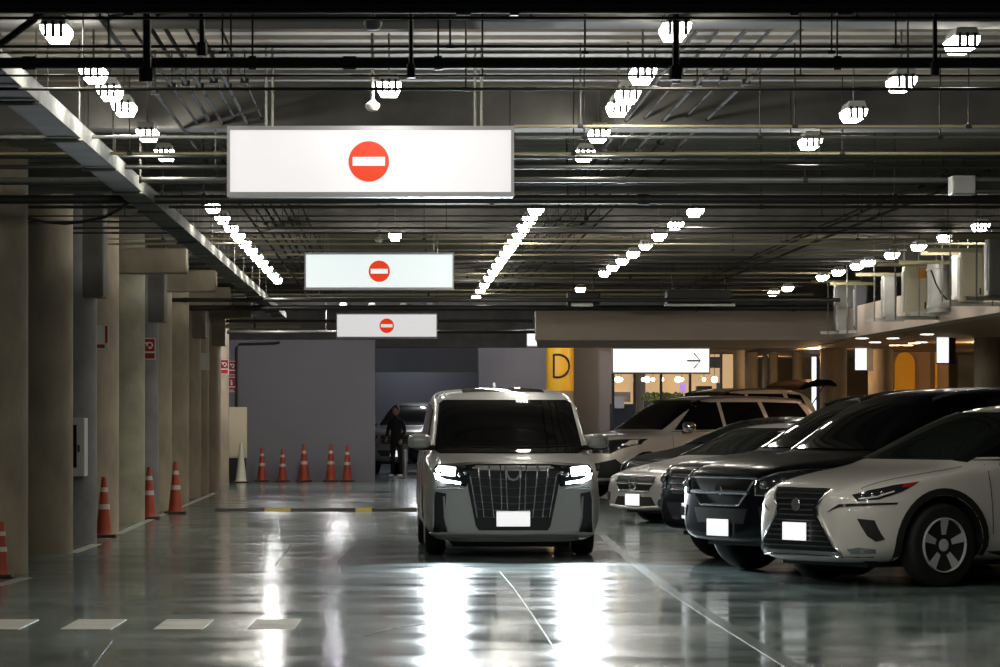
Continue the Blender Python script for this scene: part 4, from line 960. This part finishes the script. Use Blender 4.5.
# ------------------------------------------------------------------ low cars
def lowcar(px, Y, phi, label, paint, H=1.44, gl='glass_green', front='star', L=4.3, dz=0.0):
    t = empty('car', pos(px, Y), phi); tag(t, label, 'car', 'parked cars on the right')
    W = .89; zh = .90; e = L-4.3
    st = [(0.0, .24, .66, .58, .56, .52, .40), (.05, .19, .76, .68, .74, .68, .52), (.2, .17, .82, .76, .85, .78, .62), (.5, .17, .88, .83, .885, .82, .66), (.9, .17, .94, .88, W, .84, .68), (1.15, .17, .99, .91, W, .845, .70), (1.3, .17, 1.05, .92, W, .845, .72),
          (1.75, .17, 1.27, .93, W, .845, .63), (2.1, .17, H-.05, .94, W, .845, .58), (2.5, .17, H, .95, W, .845, .56), (3.1, .17, H-.02, .97, W, .84, .55), (3.6+e*.5, .19, H-.14, .98, W, .82, .55), (4.0+e, .22, 1.10, .97, .87, .78, .58), (4.2+e, .28, .98, .92, .82, .74, .58), (4.3+e, .36, .85, .8, .72, .66, .55)]
    r = .325; x2 = 3.5+e
    st = [tuple([q[0], q[1]]+[v-dz for v in q[2:4]]+list(q[4:])) if i not in (8, 9, 10, 11) else tuple([q[0], q[1], q[2], q[3]-dz]+list(q[4:])) for i, q in enumerate(st)]
    bo, bt = car_body(st, [(.88, r), (x2, r)], paint, t, .385)
    patch('windscreen', bt, 'F', [(-.72, 1.0-dz), (-.58, H-.11), (-.50, H-.085), (.50, H-.085), (.58, H-.11), (.72, 1.0-dz), (.5, 1.02-dz), (-.5, 1.02-dz)], gl, t, .012, .05)
    side_glass(bt, t, [[(1.45, 1.0), (2.05, H-.14), (2.55, H-.10), (2.55, 1.01)], [(2.62, 1.01), (2.62, H-.10), (3.1, H-.13), (3.5+e*.4, 1.12), (3.4, 1.03)]], trim=[(1.4, .97), (3.5, 1.0)])
    patch('rear_window', bt, 'B', [(-.56, 1.08), (.56, 1.08), (.48, H-.18), (-.48, H-.18)], 'glass', t)
    gp = [(a, b-dz) for a, b in [(-.44, .73), (.44, .73), (.46, .66), (.36, .54), (-.36, .54), (-.46, .66)]]
    g = patch('grille', bt, 'F', gp, 'trim_black', t, .006, .05)
    line('grille_bar', bt, 'F', [(-.43, .645-dz), (.43, .645-dz)], .018, 'chrome', g, .012); line('grille_frame', bt, 'F', gp, .008, 'chrome', g, .008, True)
    if front == 'star':
        p, nn = hit(bt, 'F', 0, .64-dz); bm = bmesh.new()
        tube(bm, [(p.x-.03, .085*math.cos(a), .64-dz+.085*math.sin(a)) for a in [k*2*PI/28 for k in range(29)]], .011, 8)
        for a in (PI/2, PI/2+2*PI/3, PI/2+4*PI/3): tube(bm, [(p.x-.03, 0, .64-dz), (p.x-.03, .085*math.cos(a), .64-dz+.085*math.sin(a))], [.012, .005], 6)
        obj('badge', bm, 'chrome', g, True)
    patch('lower_intake', bt, 'F', [(-.40, .46-dz), (.40, .46-dz), (.50, .30-dz*.6), (-.50, .30-dz*.6)], 'plastic', t, .006, .05)
    line('lip_trim', bt, 'F', [(-.62, .25), (0, .22), (.62, .25)], .016, 'champ_paint', t, .01)
    for s in (-1, 1):
        f = (lambda p: p) if s == 1 else mir; sd = 'R' if s == 1 else 'L'
        h = patch('headlight', bt, sd, [(a, b-dz) for a, b in [(.10, .70), (.12, .60), (.30, .60), (.50, .68), (.60, .80), (.35, .79)]], 'lens', t, .007, .05)
        line('led_strip', bt, sd, [(.13, .71-dz), (.34, .775-dz), (.56, .79-dz)], .008, 'drl', h, .01)
        patch('side_vent', bt, 'F', f([(.60, .42), (.76, .45), (.78, .33), (.62, .30)]), 'plastic', t, .005, .05)
        mirror(t, 1.55, s*.86, 1.0-dz, paint, s, .21, .14)
        patch('tail_lamp', bt, 'B', [(s*.5, .75), (s*.72, .75), (s*.7, .9), (s*.5, .9)], 'redlens', t)
    seams(bt, t, [[(1.35, .4), (1.35, .96)], [(2.58, .3), (2.6, .98)]]); handle(bt, t, [(2.35, .85), (3.2, .87)], 'chrome')
    obj('underbody', box(.3, L-.4, -.6, .6, .14, .22), 'plastic', t)
    plate(bt, t, .38-dz*.6, .165, .078)
    wheels(t, (.88, x2), r, .77, 5, 'rim', .21)
    return t
t = lowcar(634, 49.3, PHI, 'silver hatchback with a round star emblem in its grille', 'silver_paint', H=1.38, dz=.09)
lowcar(643, 53.2, PHI, 'low black sedan partly hidden behind the silver hatchback', 'black_paint', H=1.47, front='plain', L=4.5, dz=-.04)

# silver hatchback with open tailgate, far behind
t = suv(611, 67, PHI, 'tall white wagon with its dark tailgate raised open', 'white_paint', L=4.5, H=2.0, hood=1.15, style='b')
Z = 2.0
bm = bmesh.new()
prism(bm, [(0, 0), (.10, .07), (.5, .16), (.95, .12), (1.12, .03), (1.10, -.02), (.9, .02), (.5, .04), (.1, -.02)], -.55, .55)
g = obj('tailgate', bm, 'black_paint', t, True); g.location = (3.95, 0, Z-.03); g.rotation_euler = (0, -.08, 0); g.scale = (.82, 1, 1)
obj('tailgate_glass', box(.15, .8, -.45, .45, .02, .035), 'glass', g)
for s in (-1, 1):
    bm = bmesh.new(); tube(bm, [(4.2, s*.5, 1.55), (4.6, s*.5, Z+.05)], .014, 6); obj('gas_strut', bm, 'chrome', t)

# ------------------------------------------------------------------ vehicles, person and post at the far end
def rear_suv(px, Y, rz, label, paint, H, hood):
    o = suv(px, Y, rz, label, paint, H=H, hood=hood, style='b'); o['group'] = 'vehicles at the far end'; return o
rear_suv(397, 89, math.radians(78), 'dark grey suv facing the camera at the far end left of van', 'grey_silver', 1.80, 1.12)
rear_suv(426, 85, math.radians(45), 'black vehicle at the far end half hidden behind the van', 'black_paint', 1.62, 1.0)
Y = 84.5
t = empty('bollard', (PX(405, Y), Y, 0)); tag(t, 'silver bollard beside the standing person at the far end', 'bollard')
bm = bmesh.new(); lathe(bm, [(.055, 0), (.055, .62), (.045, .66), (.01, .67)], 20); obj('post', bm, 'steel', t, True)
bm = bmesh.new(); lathe(bm, [(.10, 0), (.10, .02)], 20); obj('base_plate', bm, 'steel', t)

def skin_mesh(name, verts, edges, radii, m, parent, root=0, sub=2):
    me = bpy.data.meshes.new(name); me.from_pydata(verts, edges, []); o = bpy.data.objects.new(name, me); COL.objects.link(o)
    sk = o.modifiers.new('skin', 'SKIN'); sk.use_smooth_shade = True
    for i, v in enumerate(me.skin_vertices[0].data):
        rr_ = radii[i]; v.radius = rr_ if isinstance(rr_, tuple) else (rr_, rr_); v.use_root = (i == root)
    sb = o.modifiers.new('sub', 'SUBSURF'); sb.levels = sub; sb.render_levels = sub
    dg = bpy.context.evaluated_depsgraph_get(); dg.update(); m3 = bpy.data.meshes.new_from_object(o.evaluated_get(dg)); bpy.data.objects.remove(o)
    m3.materials.clear(); m3.materials.append(M[m]); q = bpy.data.objects.new(name, m3); COL.objects.link(q); q.parent = parent
    for p in m3.polygons: p.use_smooth = True
    return q
Y = 84.2
t = empty('person', (PX(396.5, Y), Y, 0), -.5); tag(t, 'person in dark clothes and light shoes standing by the far dark vehicle', 'person')
V = [(0, 0, .86), (0, 0, 1.05), (0, .0, 1.28), (0, -.01, 1.40), (0, -.03, 1.47), (.09, 0, .82), (.11, -.02, .46), (.12, .02, .09), (-.09, 0, .82), (-.11, .02, .46), (-.13, .04, .09),
     (.17, 0, 1.33), (.22, .0, 1.10), (.20, -.14, .92), (-.17, 0, 1.33), (-.23, .0, 1.10), (-.16, -.18, .98)]
E = [(0, 1), (1, 2), (2, 3), (3, 4), (0, 5), (5, 6), (6, 7), (0, 8), (8, 9), (9, 10), (2, 11), (11, 12), (12, 13), (2, 14), (14, 15), (15, 16)]
Rr = [(.14, .10), (.13, .09), (.15, .10), .05, .05, .085, .06, .045, .085, .06, .045, .055, .045, .038, .055, .045, .038]
body = skin_mesh('body', V, E, Rr, 'cloth', t)
bm = bmesh.new(); bmesh.ops.create_uvsphere(bm, u_segments=20, v_segments=14, radius=.1, matrix=Matrix.Translation((0, -.035, 1.575)) @ Matrix.Diagonal((.80, .95, 1.15, 1)))
bmesh.ops.create_cone(bm, cap_ends=True, segments=8, radius1=.014, radius2=.004, depth=.04, matrix=Matrix.Translation((0, -.135, 1.565)) @ Matrix.Rotation(PI/2, 4, 'X'))
for s in (-1, 1): bmesh.ops.create_uvsphere(bm, u_segments=8, v_segments=6, radius=.022, matrix=Matrix.Translation((s*.082, -.03, 1.57)))
obj('head', bm, 'skin', t, True)
bm = bmesh.new(); bmesh.ops.create_uvsphere(bm, u_segments=20, v_segments=14, radius=.108, matrix=Matrix.Translation((0, -.015, 1.60)) @ Matrix.Diagonal((.82, .92, 1.08, 1)))
obj('hair', bm, 'plastic', t, True)
for s, hx, hy, hz in ((1, .20, -.14, .92), (-1, -.16, -.18, .98)):
    v = [(hx, hy, hz), (hx, hy-.03, hz-.06), (hx-.03, hy-.05, hz-.12), (hx-.01, hy-.055, hz-.14), (hx+.01, hy-.055, hz-.14), (hx+.03, hy-.05, hz-.12), (hx-s*.045, hy-.06, hz-.07)]
    skin_mesh('hand', v, [(0, 1), (1, 2), (1, 3), (1, 4), (1, 5), (1, 6)], [.02, .028, .009, .009, .009, .009, .01], 'skin', t)
for s, fx, fy_ in ((1, .12, 0), (-1, -.13, .02)):
    bm = bmesh.new(); bmesh.ops.create_uvsphere(bm, u_segments=16, v_segments=10, radius=1, matrix=Matrix.Translation((fx, fy_-.05, .045)) @ Matrix.Diagonal((.05, .135, .05, 1)))
    for v in bm.verts: v.co.z = max(v.co.z, 0.0)
    obj('shoe', bm, 'shoe', t, True)
